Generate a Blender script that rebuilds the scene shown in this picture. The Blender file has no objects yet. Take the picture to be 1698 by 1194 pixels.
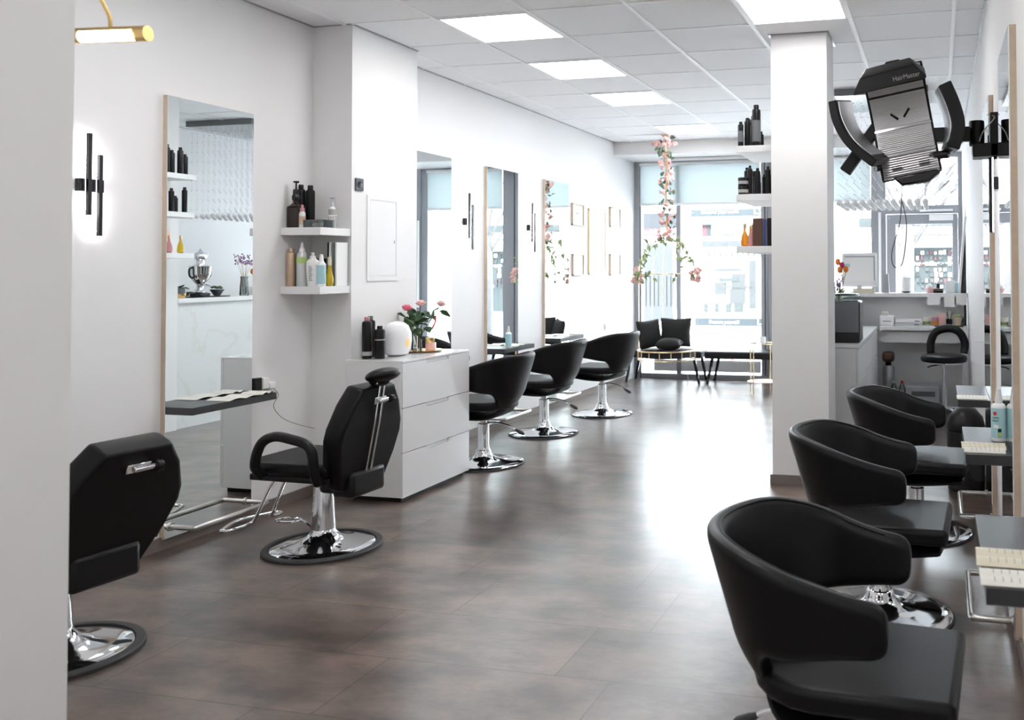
import bpy, bmesh, math, random
from mathutils import Vector, Matrix
random.seed(7)
PI=math.pi; R=math.radians
sc=bpy.context.scene; COL=sc.collection
# ------------------------------------------------------------------ camera
cd=bpy.data.cameras.new('camera'); cam=bpy.data.objects.new('camera',cd); COL.objects.link(cam); sc.camera=cam
W_,H_=1698,1194
F_,CX,CY,YAW,PIT,ROL=1496.97,1203.51,411.99,0.2308,0.0216,-0.0042
cam.location=(0,0,1.427)
_f=Vector((-math.sin(YAW)*math.cos(PIT),math.cos(YAW)*math.cos(PIT),math.sin(PIT))); _r=Vector((math.cos(YAW),math.sin(YAW),0)); _u=_r.cross(_f)
_r2=_r*math.cos(ROL)+_u*math.sin(ROL); _u2=_u*math.cos(ROL)-_r*math.sin(ROL)
cam.rotation_euler=Matrix((_r2,_u2,-_f)).transposed().to_euler()
cd.sensor_width=36; cd.sensor_fit='HORIZONTAL'; cd.lens=F_/W_*36
cd.shift_x=(W_/2-CX)/W_; cd.shift_y=(CY-H_/2)/W_
cd.clip_start=.05; cd.clip_end=200
cd.dof.use_dof=True; cd.dof.focus_distance=4.9; cd.dof.aperture_fstop=4.0
# ------------------------------------------------------------------ world, sun, exposure
w=bpy.data.worlds.new('world'); sc.world=w; w.use_nodes=True
bg=w.node_tree.nodes['Background']; bg.inputs[0].default_value=(.86,.94,1,1); bg.inputs[1].default_value=16
sd=bpy.data.lights.new('sun','SUN'); sd.energy=22; sd.angle=R(12); sd.color=(1,.98,.95)
so=bpy.data.objects.new('sun',sd); COL.objects.link(so); so.rotation_euler=(R(48),0,R(-12)); so.location=(0,5,9)
sc.view_settings.view_transform='Standard'; sc.view_settings.look='None'; sc.view_settings.exposure=-.07; sc.view_settings.gamma=1
sc.view_settings.use_curve_mapping=False
PANEL=16.0
# ------------------------------------------------------------------ materials
def nodes(name):
    m=bpy.data.materials.new(name); m.use_nodes=True
    return m,m.node_tree,m.node_tree.nodes['Principled BSDF']
def mat(name,c,rough=.5,metal=0,spec=.5,coat=0,noise=0,nscale=30,bump=0,emis=None,es=0,trans=0,ior=None):
    m,t,b=nodes(name)
    b.inputs['Base Color'].default_value=(*c,1); b.inputs['Roughness'].default_value=rough; b.inputs['Metallic'].default_value=metal
    b.inputs['Specular IOR Level'].default_value=spec; b.inputs['Coat Weight'].default_value=coat; b.inputs['Coat Roughness'].default_value=.08
    if trans: b.inputs['Transmission Weight'].default_value=trans
    if ior: b.inputs['IOR'].default_value=ior
    if emis: b.inputs['Emission Color'].default_value=(*emis,1); b.inputs['Emission Strength'].default_value=es
    if noise or bump:
        tc=t.nodes.new('ShaderNodeTexCoord'); n=t.nodes.new('ShaderNodeTexNoise'); n.inputs['Scale'].default_value=nscale; n.inputs['Detail'].default_value=4
        t.links.new(tc.outputs['Object'],n.inputs['Vector'])
        if noise:
            mx=t.nodes.new('ShaderNodeMix'); mx.data_type='RGBA'; mx.inputs[6].default_value=(*[x*(1-noise) for x in c],1); mx.inputs[7].default_value=(*[min(1,x*(1+noise)) for x in c],1)
            t.links.new(n.outputs['Fac'],mx.inputs[0]); t.links.new(mx.outputs[2],b.inputs['Base Color'])
        if bump:
            bp=t.nodes.new('ShaderNodeBump'); bp.inputs['Strength'].default_value=bump; bp.inputs['Distance'].default_value=.004
            t.links.new(n.outputs['Fac'],bp.inputs['Height']); t.links.new(bp.outputs[0],b.inputs['Normal'])
    return m
M={}
M['wall']=mat('white_paint',(.86,.855,.86),.65,noise=.012,nscale=6,bump=.03)
M['ceil']=mat('ceiling_tile',(.93,.93,.945),.9,noise=.03,nscale=140)
M['grid']=mat('ceiling_bar',(.96,.96,.97),.5)
M['white']=mat('white_lacquer',(.84,.84,.85),.16,coat=.6)
M['matwhite']=mat('matt_white',(.84,.84,.85),.5)
M['panelwhite']=mat('panel_white',(.88,.88,.88),.45)
M['leather']=mat('black_leather',(.0045,.0045,.0055),.42,spec=.26,noise=.25,nscale=160,bump=.10)
M['leather2']=mat('black_vinyl',(.004,.004,.0045),.42,spec=.22,noise=.2,nscale=200,bump=.06)
M['blackplastic']=mat('black_plastic',(.008,.008,.009),.38,spec=.3)
M['rubber']=mat('dark_rubber',(.035,.035,.038),.55)
M['black']=mat('black_gloss',(.012,.012,.014),.2)
M['console']=mat('charcoal_laminate',(.028,.030,.034),.33,spec=.6,noise=.1,nscale=60)
M['chrome']=mat('chrome',(.80,.81,.83),.07,metal=1)
M['silver']=mat('ribbed_reflector_silver',(.86,.86,.88),.33,metal=1,noise=.05,nscale=60)
M['steel']=mat('brushed_steel',(.62,.60,.58),.28,metal=1,noise=.06,nscale=80)
M['brass']=mat('brass',(.78,.55,.24),.25,metal=1)
M['gold']=mat('pale_gold_metal',(.86,.66,.42),.3,metal=1)
M['mirror']=mat('mirror_silver',(.88,.92,.92),.0,metal=1)
M['wood']=mat('light_wood',(.62,.49,.37),.45,noise=.15,nscale=25)
M['skirt']=mat('greybrown_skirting',(.20,.165,.15),.45,noise=.1,nscale=20)
M['frame']=mat('grey_window_frame',(.33,.34,.37),.4)
M['darkline']=mat('dark_gasket',(.05,.055,.07),.5)
M['paper']=mat('paper',(.80,.78,.72),.5)
M['paper2']=mat('cream_paper',(.72,.66,.52),.35)
M['concrete']=mat('street_paving',(.62,.62,.62),.8,noise=.1,nscale=3)
M['fac']=mat('facade_white',(.82,.83,.84),.7)
M['facgrey']=mat('facade_pale_grey',(.027,.030,.031),.7)
M['facteal']=mat('facade_pale_teal',(.018,.025,.025),.6)
M['facblue']=mat('sign_blue',(.008,.0155,.020),.6)
M['facdark']=mat('shop_dark_blue',(.006,.009,.012),.6)
M['pink']=mat('sign_pink',(.055,.010,.015),.6)
M['red']=mat('red_paint',(.70,.05,.06),.5)
M['amber']=mat('amber_oil',(.85,.32,.02),.15,trans=.3)
M['yellow']=mat('yellow_oil',(.75,.55,.02),.15,trans=.3)
M['rosec']=mat('rose_oil',(.75,.35,.38),.15,trans=.3)
M['leaf']=mat('green_leaf',(.035,.085,.03),.45,noise=.3,nscale=40)
M['leaf2']=mat('grey_green_leaf',(.10,.15,.10),.5,noise=.3,nscale=40)
M['leaf3']=mat('pale_green_leaf',(.28,.36,.16),.5,noise=.2,nscale=40)
M['rose']=mat('pink_petal',(.78,.16,.24),.5,noise=.3,nscale=60)
M['rosepale']=mat('pale_pink_petal',(.82,.50,.48),.5,noise=.15,nscale=60)
M['orange']=mat('orange_petal',(.85,.25,.03),.4,noise=.2,nscale=50)
M['purple']=mat('purple_petal',(.28,.16,.33),.5)
M['magenta']=mat('magenta_petal',(.6,.03,.16),.5)
M['dark']=mat('dark_label_black',(.006,.006,.007),.3,spec=.3)
M['label']=mat('pale_grey_label',(.40,.39,.38),.5)
M['darkbrown']=mat('dark_brown_bottle',(.020,.010,.008),.2)
M['goldcan']=mat('champagne_metal',(.62,.45,.33),.32,metal=.7)
M['silvercan']=mat('silver_grey_can',(.60,.61,.62),.3,metal=.3)
M['lime']=mat('lime_label',(.45,.62,.22),.5)
M['skyblue']=mat('pale_blue_label',(.42,.66,.72),.4)
M['brownbox']=mat('brown_box',(.10,.045,.03),.45)
M['greenbin']=mat('olive_gold_box',(.16,.10,.04),.4)
M['blue']=mat('navy_box',(.04,.06,.2),.4)
M['greymetal']=mat('grey_aluminium',(.42,.42,.44),.35,metal=.6)
M['greyplastic']=mat('light_grey_plastic',(.55,.57,.60),.4)
M['greydark']=mat('smoked_plastic',(.16,.17,.18),.15)
M['socket']=mat('anthracite_socket',(.06,.065,.075),.35)
M['bark']=mat('pale_bark',(.075,.07,.068),.8,noise=.3,nscale=12)
M['cushion']=mat('black_velvet',(.005,.0055,.006),.75,noise=.3,nscale=60,bump=.2)
M['benchtop']=mat('black_fabric_bench',(.006,.0065,.008),.5,spec=.35)
M['led']=mat('cool_led_strip',(1,1,1),.5,emis=(1,.96,.98),es=30)
M['lampglow']=mat('warm_lamp_tube',(1,1,1),.5,emis=(1,.80,.52),es=16)
M['panelglow']=mat('ceiling_panel_diffuser',(1,1,1),.5,emis=(1,.985,.97),es=PANEL)
M['candleglow']=mat('amber_lamp_window',(.9,.4,.15),.5,emis=(1,.38,.12),es=.9)
M['lampwhite']=mat('white_ceramic',(.85,.86,.88),.25)
def glassmat(name,tint=(1,1,1),refl=.5,rough=0):
    m=bpy.data.materials.new(name); m.use_nodes=True; t=m.node_tree; t.nodes.clear()
    o=t.nodes.new('ShaderNodeOutputMaterial'); mx=t.nodes.new('ShaderNodeMixShader'); tr=t.nodes.new('ShaderNodeBsdfTransparent'); g=t.nodes.new('ShaderNodeBsdfGlossy'); fr=t.nodes.new('ShaderNodeFresnel'); mu=t.nodes.new('ShaderNodeMath')
    mu.operation='MULTIPLY'; mu.inputs[1].default_value=refl; tr.inputs[0].default_value=(*tint,1); g.inputs['Roughness'].default_value=rough; fr.inputs[0].default_value=1.5
    t.links.new(fr.outputs[0],mu.inputs[0]); t.links.new(mu.outputs[0],mx.inputs[0]); t.links.new(tr.outputs[0],mx.inputs[1]); t.links.new(g.outputs[0],mx.inputs[2]); t.links.new(mx.outputs[0],o.inputs[0])
    return m
M['glass']=glassmat('window_glass',(.97,.99,1),.6)
M['clear']=glassmat('clear_glassware',(.86,.90,.90),1.2,.02)
M['bead']=mat('crystal_bead',(.95,.96,.97),.25,spec=.8)
def blindmat():
    m=bpy.data.materials.new('translucent_teal_blind'); m.use_nodes=True; t=m.node_tree; t.nodes.clear()
    o=t.nodes.new('ShaderNodeOutputMaterial'); mx=t.nodes.new('ShaderNodeMixShader'); d=t.nodes.new('ShaderNodeBsdfDiffuse'); tl=t.nodes.new('ShaderNodeBsdfTranslucent')
    d.inputs[0].default_value=(.62,.68,.69,1); tl.inputs[0].default_value=(.50,.53,.535,1); mx.inputs[0].default_value=.6
    t.links.new(d.outputs[0],mx.inputs[1]); t.links.new(tl.outputs[0],mx.inputs[2]); t.links.new(mx.outputs[0],o.inputs[0]); return m
M['blind']=blindmat()
def floormat():
    m,t,b=nodes('brown_stone_vinyl'); N=t.nodes.new; L=t.links.new
    tc=N('ShaderNodeTexCoord'); mp=N('ShaderNodeMapping'); mp.inputs['Location'].default_value=(.255,-2.975+.43*8,0)
    L(tc.outputs['Object'],mp.inputs[0])
    br=N('ShaderNodeTexBrick'); br.offset=.24; br.offset_frequency=2; br.inputs['Scale'].default_value=1; br.inputs['Brick Width'].default_value=.86; br.inputs['Row Height'].default_value=.43
    br.inputs['Mortar Size'].default_value=.0023; br.inputs['Mortar Smooth'].default_value=.1; br.inputs['Color1'].default_value=(.78,.78,.80,1); br.inputs['Color2'].default_value=(1.22,1.20,1.18,1); br.inputs['Mortar'].default_value=(.36,.36,.36,1)
    L(mp.outputs[0],br.inputs['Vector'])
    ms=N('ShaderNodeMapping'); ms.inputs['Scale'].default_value=(.85,1.35,1); L(tc.outputs['Object'],ms.inputs[0])
    n=N('ShaderNodeTexNoise'); n.inputs['Scale'].default_value=3.2; n.inputs['Detail'].default_value=9; n.inputs['Roughness'].default_value=.62; L(ms.outputs[0],n.inputs['Vector'])
    cr=N('ShaderNodeValToRGB'); e=cr.color_ramp.elements; e[0].position=.40; e[0].color=(.060,.045,.038,1); e[1].position=.64; e[1].color=(.172,.127,.104,1)
    L(n.outputs['Fac'],cr.inputs[0])
    n2=N('ShaderNodeTexNoise'); n2.inputs['Scale'].default_value=40; n2.inputs['Detail'].default_value=5; L(ms.outputs[0],n2.inputs['Vector'])
    mr=N('ShaderNodeMapRange'); mr.inputs[3].default_value=.85; mr.inputs[4].default_value=1.15; L(n2.outputs['Fac'],mr.inputs[0])
    m1=N('ShaderNodeMix'); m1.data_type='RGBA'; m1.blend_type='MULTIPLY'; m1.inputs[0].default_value=1; L(cr.outputs[0],m1.inputs[6]); L(br.outputs['Color'],m1.inputs[7])
    m2=N('ShaderNodeMix'); m2.data_type='RGBA'; m2.blend_type='MULTIPLY'; m2.inputs[0].default_value=1; L(m1.outputs[2],m2.inputs[6]); L(mr.outputs[0],m2.inputs[7])
    L(m2.outputs[2],b.inputs['Base Color'])
    r=N('ShaderNodeMapRange'); r.inputs[3].default_value=.27; r.inputs[4].default_value=.36; L(n.outputs['Fac'],r.inputs[0]); L(r.outputs[0],b.inputs['Roughness'])
    b.inputs['Specular IOR Level'].default_value=.5; b.inputs['Coat Weight'].default_value=.5; b.inputs['Coat Roughness'].default_value=.23
    bp=N('ShaderNodeBump'); bp.inputs['Strength'].default_value=.12; bp.inputs['Distance'].default_value=.003; L(n2.outputs['Fac'],bp.inputs['Height']); L(bp.outputs[0],b.inputs['Normal'])
    return m
M['floor']=floormat()
def marblemat():
    m,t,b=nodes('white_marble'); N=t.nodes.new; L=t.links.new
    tc=N('ShaderNodeTexCoord'); n=N('ShaderNodeTexNoise'); n.inputs['Scale'].default_value=1.1; n.inputs['Detail'].default_value=5; n.inputs['Distortion'].default_value=.8; L(tc.outputs['Object'],n.inputs['Vector'])
    cr=N('ShaderNodeValToRGB'); e=cr.color_ramp.elements; e[0].position=.48; e[0].color=(.80,.82,.83,1); e[1].position=.52; e[1].color=(.80,.82,.83,1)
    k=cr.color_ramp.elements.new(.5); k.color=(.76,.75,.73,1); L(n.outputs['Fac'],cr.inputs[0]); L(cr.outputs[0],b.inputs['Base Color']); b.inputs['Roughness'].default_value=.15
    return m
M['marble']=marblemat()
# ------------------------------------------------------------------ mesh helpers
class MB:
    def __init__(s): s.bm=bmesh.new()
    def box(s,x0,y0,z0,x1,y1,z1,mtx=None):
        g=bmesh.ops.create_cube(s.bm,size=1); c=Vector(((x0+x1)/2,(y0+y1)/2,(z0+z1)/2)); d=(abs(x1-x0),abs(y1-y0),abs(z1-z0))
        for v in g['verts']:
            v.co=Vector((v.co.x*d[0],v.co.y*d[1],v.co.z*d[2]))+c
            if mtx: v.co=mtx@v.co
        return s
    def ring(s,pts): return [s.bm.verts.new(p) for p in pts]
    def bridge(s,a,b,closed=True):
        n=len(a)
        for i in range(n if closed else n-1):
            j=(i+1)%n
            try: s.bm.faces.new((a[i],a[j],b[j],b[i]))
            except ValueError: pass
    def lathe(s,prof,c=(0,0,0),n=32,sx=1,sy=1,mtx=None):
        rings=[]
        for r,z in prof:
            pts=[Vector((c[0]+r*sx*math.cos(2*PI*i/n),c[1]+r*sy*math.sin(2*PI*i/n),c[2]+z)) for i in range(n)]
            if mtx: pts=[mtx@p for p in pts]
            rings.append(s.ring(pts))
        for a,b in zip(rings,rings[1:]): s.bridge(a,b)
        for q,rev in ((rings[0],True),(rings[-1],False)):
            try: s.bm.faces.new(q[::-1] if rev else q)
            except ValueError: pass
        return s
    def tube(s,pts,r,n=10,closed=False,rs=None):
        P=[Vector(p) for p in pts]; rings=[]; k=len(P); up=Vector((0,0,1))
        prev=None
        for i,p in enumerate(P):
            if closed: d=(P[(i+1)%k]-P[i-1]).normalized()
            else: d=(P[min(i+1,k-1)]-P[max(i-1,0)]).normalized()
            if prev is None:
                a=d.cross(up)
                if a.length<.05: a=d.cross(Vector((1,0,0)))
                a.normalize()
            else:
                a=(prev-d*prev.dot(d))
                if a.length<1e-4: a=d.cross(up)
                a.normalize()
            prev=a; b=d.cross(a); rr=rs[i] if rs else r
            rings.append(s.ring([p+a*rr*math.cos(2*PI*j/n)+b*rr*math.sin(2*PI*j/n) for j in range(n)]))
        for a,b in zip(rings,rings[1:]): s.bridge(a,b)
        if closed: s.bridge(rings[-1],rings[0])
        else:
            s.bm.faces.new(rings[0][::-1]); s.bm.faces.new(rings[-1])
        return s
    def ball(s,c,r,sx=1,sy=1,sz=1,u=12,v=8,mtx=None):
        g=bmesh.ops.create_uvsphere(s.bm,u_segments=u,v_segments=v,radius=r)
        for q in g['verts']:
            q.co=Vector((q.co.x*sx,q.co.y*sy,q.co.z*sz))
            if mtx: q.co=mtx@q.co
            q.co+=Vector(c)
        return s
    def prism(s,poly,a,b,axis='z'):
        def P(p,h):
            if axis=='z': return (p[0],p[1],h)
            if axis=='y': return (p[0],h,p[1])
            return (h,p[0],p[1])
        A=s.ring([P(p,a) for p in poly]); B=s.ring([P(p,b) for p in poly]); s.bridge(A,B); s.bm.faces.new(A[::-1]); s.bm.faces.new(B); return s
    def ribbon(s,path,t,a,b,axis='y'):
        # a slab following a 2D path, thickness t, extruded from a to b
        P=[Vector(p) for p in path]; L=[];Rr=[]
        for i,p in enumerate(P):
            d=(P[min(i+1,len(P)-1)]-P[max(i-1,0)]).normalized(); n=Vector((-d.y,d.x)); L.append(p+n*t/2); Rr.append(p-n*t/2)
        return s.prism([tuple(q) for q in L]+[tuple(q) for q in Rr[::-1]],a,b,axis)
    def build(s,name,m,parent=None,bev=0,sub=0,smooth=True,loc=None,rot=None,seg=2):
        bmesh.ops.recalc_face_normals(s.bm,faces=s.bm.faces)
        me=bpy.data.meshes.new(name); s.bm.to_mesh(me); s.bm.free()
        me.materials.append(M[m] if isinstance(m,str) else m)
        o=bpy.data.objects.new(name,me); COL.objects.link(o)
        if parent: o.parent=parent
        if loc: o.location=loc
        if rot: o.rotation_euler=rot
        if bev:
            q=o.modifiers.new('bevel','BEVEL'); q.width=bev; q.segments=seg; q.limit_method='ANGLE'; q.angle_limit=R(40)
        if sub:
            q=o.modifiers.new('sub','SUBSURF'); q.levels=sub; q.render_levels=sub
        if smooth:
            for p in me.polygons: p.use_smooth=True
            try: me.set_sharp_from_angle(angle=R(42))
            except Exception: pass
        return o
def bez(pts,n=8):
    # catmull-rom through points
    P=[Vector(p) for p in pts]; out=[]
    for i in range(len(P)-1):
        p0=P[max(i-1,0)];p1=P[i];p2=P[i+1];p3=P[min(i+2,len(P)-1)]
        for k in range(n):
            t=k/n; out.append(.5*((2*p1)+(-p0+p2)*t+(2*p0-5*p1+4*p2-p3)*t*t+(-p0+3*p1-3*p2+p3)*t**3))
    out.append(P[-1]); return out
def E(name,label,cat,loc=(0,0,0),rz=0,group=None):
    o=bpy.data.objects.new(name,None); COL.objects.link(o); o.location=loc; o.rotation_euler=(0,0,rz); o.empty_display_size=.1
    o['label']=label; o['category']=cat
    if group: o['group']=group
    return o
def tag(o,label,cat,group=None):
    o['label']=label; o['category']=cat
    if group: o['group']=group
    return o
def struct(o,label=None,cat=None):
    o['kind']='structure'
    if label: o['label']=label
    if cat: o['category']=cat
    return o
def dup(root,loc,rz,label=None,group=None):
    def cp(o,par):
        c=o.copy(); COL.objects.link(c)
        if par: c.parent=par
        for ch in o.children: cp(ch,c)
        return c
    r=cp(root,None); r.location=loc; r.rotation_euler=(0,0,rz)
    if label: r['label']=label
    if group: r['group']=group
    return r
_dg=None
def text(body,size,m,loc,rot,parent,name='lettering',depth=.0008):
    c=bpy.data.curves.new(name,'FONT'); c.body=body; c.size=size; c.extrude=depth; c.align_x='CENTER'; c.align_y='CENTER'
    t=bpy.data.objects.new('t',c); COL.objects.link(t)
    dg=bpy.context.evaluated_depsgraph_get(); me=bpy.data.meshes.new_from_object(t.evaluated_get(dg)); bpy.data.objects.remove(t)
    me.materials.clear(); me.materials.append(M[m]); o=bpy.data.objects.new(name,me); COL.objects.link(o); o.location=loc; o.rotation_euler=rot
    if parent: o.parent=parent
    return o
def sbox(name,m,x0,y0,z0,x1,y1,z1,bev=0,label=None,cat='wall'):
    return struct(MB().box(x0,y0,z0,x1,y1,z1).build(name,m,bev=bev,smooth=False),label,cat)
# ------------------------------------------------------------------ room shell
XL=-3.877; XR=.29; HC=2.98; YB=11.3; YF=-3.0
sbox('floor','floor',XL-.12,YF,-.1,XR+.12,YB+.12,0,label='brown stone-look plank floor of the salon',cat='floor')
sbox('wall_left','wall',XL-.12,YF,0,XL,YB+.12,HC,label='long white wall on the left carrying the mirrors')
sbox('wall_right','wall',XR,YF,0,XR+.12,YB+.12,HC,label='white wall on the right behind the consoles')
sbox('wall_front','wall',XL-.12,YF-.12,0,XR+.12,YF,HC,label='white wall behind the camera')
sbox('wall_pier','wall',XL,4.99,0,-3.593,5.72,HC,label='white pier standing out of the left wall')
sbox('wall_partition','wall',XL,1.25,0,-2.0,1.73,HC,label='white partition end at the left edge of the view')
sbox('wall_column','wall',-1.075,5.9,0,-.70,6.28,HC,bev=.004,label='square white column in the middle of the room')
sbox('wall_shelf_stub','wall',-1.07,6.28,0,-.96,6.75,HC,label='white stub wall behind the column')
sbox('wall_back_soffit','wall',XL,10.5,2.82,XR,YB+.12,HC+.02,label='white beam above the shop windows')
# ceiling with tile grid
ce=MB(); ce.box(XL-.12,YF,HC,XR+.12,YB+.12,HC+.08); struct(ce.build('ceiling','ceil',smooth=False),'suspended ceiling of pale grey square tiles','ceiling')
gx=[-3.0176+.625*i for i in range(-1,6)]; gy=[4.987+.625*j for j in range(-12,10)]
g=MB()
for x in gx: g.box(x-.013,YF,HC-.007,x+.012,10.5,HC+.002)
g.build('trim_1','grid',smooth=False)['kind']='structure'
g=MB()
for y in gy:
    if YF<y<10.5: g.box(XL,y-.008,HC-.004,XR,y+.008,HC+.002)
g.build('trim_2','grid',smooth=False)['kind']='structure'
sh=MB()
for x0,x1,y0,y1 in ((XL,XL+.012,YF,10.5),(-3.593,-3.581,4.99,5.72),(XL,-3.593,4.978,4.99),(XR-.012,XR,YF,10.5),(-1.09,-.685,5.885,5.9),(-1.09,-1.075,5.9,6.3),(-.70,-.685,5.9,6.3)): sh.box(x0,y0,HC-.006,x1,y1,HC)
sh.build('trim_3','greymetal',smooth=False)['kind']='structure'
# skirtings
def skirt(name,*b): struct(MB().box(*b).build(name,'skirt',smooth=False),'grey-brown skirting board','skirting')
skirt('baseboard_left',XL,YF,0,XL+.014,4.99,.065); skirt('baseboard_left_far',XL,5.72,0,XL+.014,10.9,.065)
skirt('baseboard_pier',XL,4.976,0,-3.579,5.734,.065)
skirt('baseboard_right',XR-.014,YF,0,XR,9.2,.065)
skirt('baseboard_column',-1.089,5.886,0,-.686,6.294,.065)
# windows wall
def frame(o,mb): pass
w1=E('window_1','tall grey-framed shop window on the left of the back wall','window',(-3.0,11.3,0)); w1['kind']='structure'
def wp(mb,name,m,par): 
    o=mb.build(name,m,par,smooth=False); o.location=-Vector(par.location); return o
mb=MB(); mb.box(-3.877,11.25,0,-3.80,11.4,2.82).box(-3.80,11.25,0,-2.1,11.4,.06).box(-2.18,11.22,0,-2.1,11.4,2.82).box(-3.80,11.25,2.79,-2.1,11.4,2.82)
mb.box(-3.31,11.27,.06,-3.25,11.38,2.79); wp(mb,'window_frame','frame',w1)
wp(MB().box(-3.80,11.248,0,-3.785,11.26,2.8).box(-2.135,11.215,.06,-2.12,11.23,2.8),'gasket','darkline',w1)
wp(MB().box(-3.80,11.31,.06,-2.18,11.318,2.79),'glass_pane','glass',w1)
wp(MB().box(-3.80,11.29,.22,-2.18,11.305,.225).box(-3.62,11.28,.09,-2.2,11.29,.24),'sill_panel','fac',w1)
w2=E('window_2','grey-framed shop window behind the reception','window',(-1.0,11.3,0)); w2['kind']='structure'
mb=MB(); mb.box(-2.1,11.25,0,-1.94,11.4,2.82).box(-1.94,11.25,0,-.8,11.4,.06).box(-.80,11.25,0,-.70,11.4,2.82).box(-1.94,11.25,2.78,-.8,11.4,2.82); wp(mb,'window_frame','frame',w2)
wp(MB().box(-1.94,11.31,.06,-.8,11.318,2.78),'glass_pane','glass',w2)
d1=E('door_1','grey-framed glass shop door with a transom light','door',(-.2,11.3,0)); d1['kind']='structure'
mb=MB(); mb.box(-.70,11.23,0,-.62,11.4,2.82).box(.24,11.23,0,.29,11.4,2.82).box(-.62,11.23,2.76,.24,11.4,2.82).box(-.62,11.23,2.08,.24,11.4,2.18); wp(mb,'door_frame','frame',d1)
mb=MB(); mb.box(-.61,11.21,.03,-.50,11.3,2.07).box(.17,11.21,.03,.235,11.3,2.07).box(-.50,11.21,1.95,.17,11.3,2.07).box(-.50,11.21,.03,.17,11.3,.25); wp(mb,'door_leaf','frame',d1)
wp(MB().box(-.50,11.25,.25,.17,11.258,1.95),'door_glass','glass',d1)
wp(MB().box(-.62,11.31,2.18,.24,11.318,2.76),'transom_glass','glass',d1)
wp(MB().box(-.58,11.205,2.02,-.574,11.21,2.04).tube([(-.69,11.19,.9),(-.69,11.19,2.10)],.016),'push_rod','panelwhite',d1)
wp(MB().box(-.10,11.14,1.99,.18,11.21,2.06),'door_closer','panelwhite',d1)
wp(MB().box(-.21,11.16,2.10,.18,11.2,2.125),'closer_arm','panelwhite',d1)
# blinds (rolled half down behind the glass)
for nm,x0,x1,lb in (('roller_blind',-3.79,-2.19,'teal-grey roller blind drawn over the top of the left shop window'),('roller_blind',-1.935,-.805,'narrow teal-grey roller blind behind the reception chandelier')):
    b=E(nm,lb,'blind',((x0+x1)/2,11.24,2.24))
    h=(x1-x0)/2
    MB().box(-h,0,.03,h,.004,.54).build('fabric','blind',b,smooth=False)
    MB().box(-h,-.006,0,h,.010,.03).build('bottom_bar','matwhite',b,smooth=False)
    MB().tube([(-h,-.02,.54),(h,-.02,.54)],.022).build('roller','matwhite',b)
t=tag(MB().tube([(-3.4,10.9,2.80),(-1.9,10.9,2.80)],.02).box(-2.78,10.885,2.80,-2.74,10.915,2.82).build('curtain_rail','matwhite'),'slim white rail under the beam above the left window','rail')
# ------------------------------------------------------------------ ceiling light panels
def panel(ix,y0,lb,grp='square light panels in the ceiling'):
    x0=-3.0176+.625*ix
    e=E('ceiling_light',lb,'ceiling light',(x0+.3125,y0+.3125,HC-.006),0,grp)
    m=MB(); 
    for a in ((-.30,-.30,.30,-.285),(-.30,.285,.30,.30),(-.30,-.285,-.285,.285),(.285,-.285,.30,.285)): m.box(a[0],a[1],-.003,a[2],a[3],.005)
    m.build('frame','grid',e,smooth=False)
    MB().box(-.285,-.285,0,.285,.285,.004).build('diffuser','panelglow',e,smooth=False)
names=['square light panel nearest the pier, first of the row','square light panel second along the row beside the pier','square light panel third along the row','square light panel farthest away, above the flower garland']
for y,l in zip((4.987,6.237,7.487,9.362),names): panel(0,y,l)
panel(3,4.987,'square light panel directly in front of the white column')
for ix,y in ((0,3.112),(3,2.487),(0,.612),(3,-.013),(0,-1.888),(3,-1.888)): panel(ix,y,'square ceiling light panel over the near part of the salon')
# ------------------------------------------------------------------ mirrors, consoles, foot rails
def station(x,y,side,first,lb):
    # side +1: on left wall facing +X ; -1: right wall facing -X
    s=side
    rz=0 if s>0 else PI
    if first is None:
        e=E('wall_mirror',lb[0],'mirror',(x,y,.055),rz,'tall salon mirrors')
        MB().box(.0,-.3,0,.024,.3,2.275).build('frame','wood',e,smooth=False)
        MB().box(.0245,-.299,.001,.0285,.299,2.274).build('mirror_glass','mirror',e,smooth=False)
        c=E('console_shelf',lb[1],'console shelf',(x+.0295*s,y,.69),rz,'dark console shelves')
        MB().box(0,-.30,0,.165,.30,.038).build('shelf_board','console',c,bev=.0015,smooth=False)
        f=E('foot_rail',lb[2],'foot rail',(x+.0295*s,y,.11),rz,'steel foot rails')
        MB().tube([(0,-.26,0),(.13,-.26,0),(.145,-.255,0),(.15,-.24,0),(.15,.24,0),(.145,.255,0),(.13,.26,0),(0,.26,0)],.0135,12).build('rail','steel',f)
        for yy in (-.26,.26): MB().lathe([(.022,0),(.022,.006)],n=16,mtx=Matrix.Translation((0,yy,0))@Matrix.Rotation(PI/2,4,'Y')).build('flange','steel',f)
        return (e,c,f)
    a=dup(first[0],(x,y,.055),rz,lb[0]); b=dup(first[1],(x+.0295*s,y,.69),rz,lb[1]); f=dup(first[2],(x+.0295*s,y,.11),rz,lb[2]); return (a,b,f)
st=station(XL,4.147,1,None,('tall wood-edged mirror nearest on the left wall, before the pier','dark console shelf with two open magazines on the left wall','steel foot rail under the nearest left mirror'))
station(XL,6.33,1,st,('tall mirror behind the white chest of drawers','dark console shelf hidden beside the chest of drawers','foot rail behind the white chest of drawers'))
station(XL,7.53,1,st,('tall mirror between the two far wall sconces','dark console shelf with a spray bottle, middle of the far left row','foot rail under the mirror between the two far sconces'))
station(XL,8.73,1,st,('farthest tall mirror on the left wall, before the framed pictures','dark console shelf farthest along the left wall','foot rail farthest along the left wall'))
station(XR,2.36,-1,st,('tall mirror on the right wall just outside the view','nearest dark console shelf at the lower right with two cream magazines','foot rail of the nearest right station'))
station(XR,3.80,-1,st,('tall wood-edged mirror at the right edge of the view','dark console shelf on the right with the pale blue spray bottle','steel foot rail at the lower right below the nearest console'))
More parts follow.
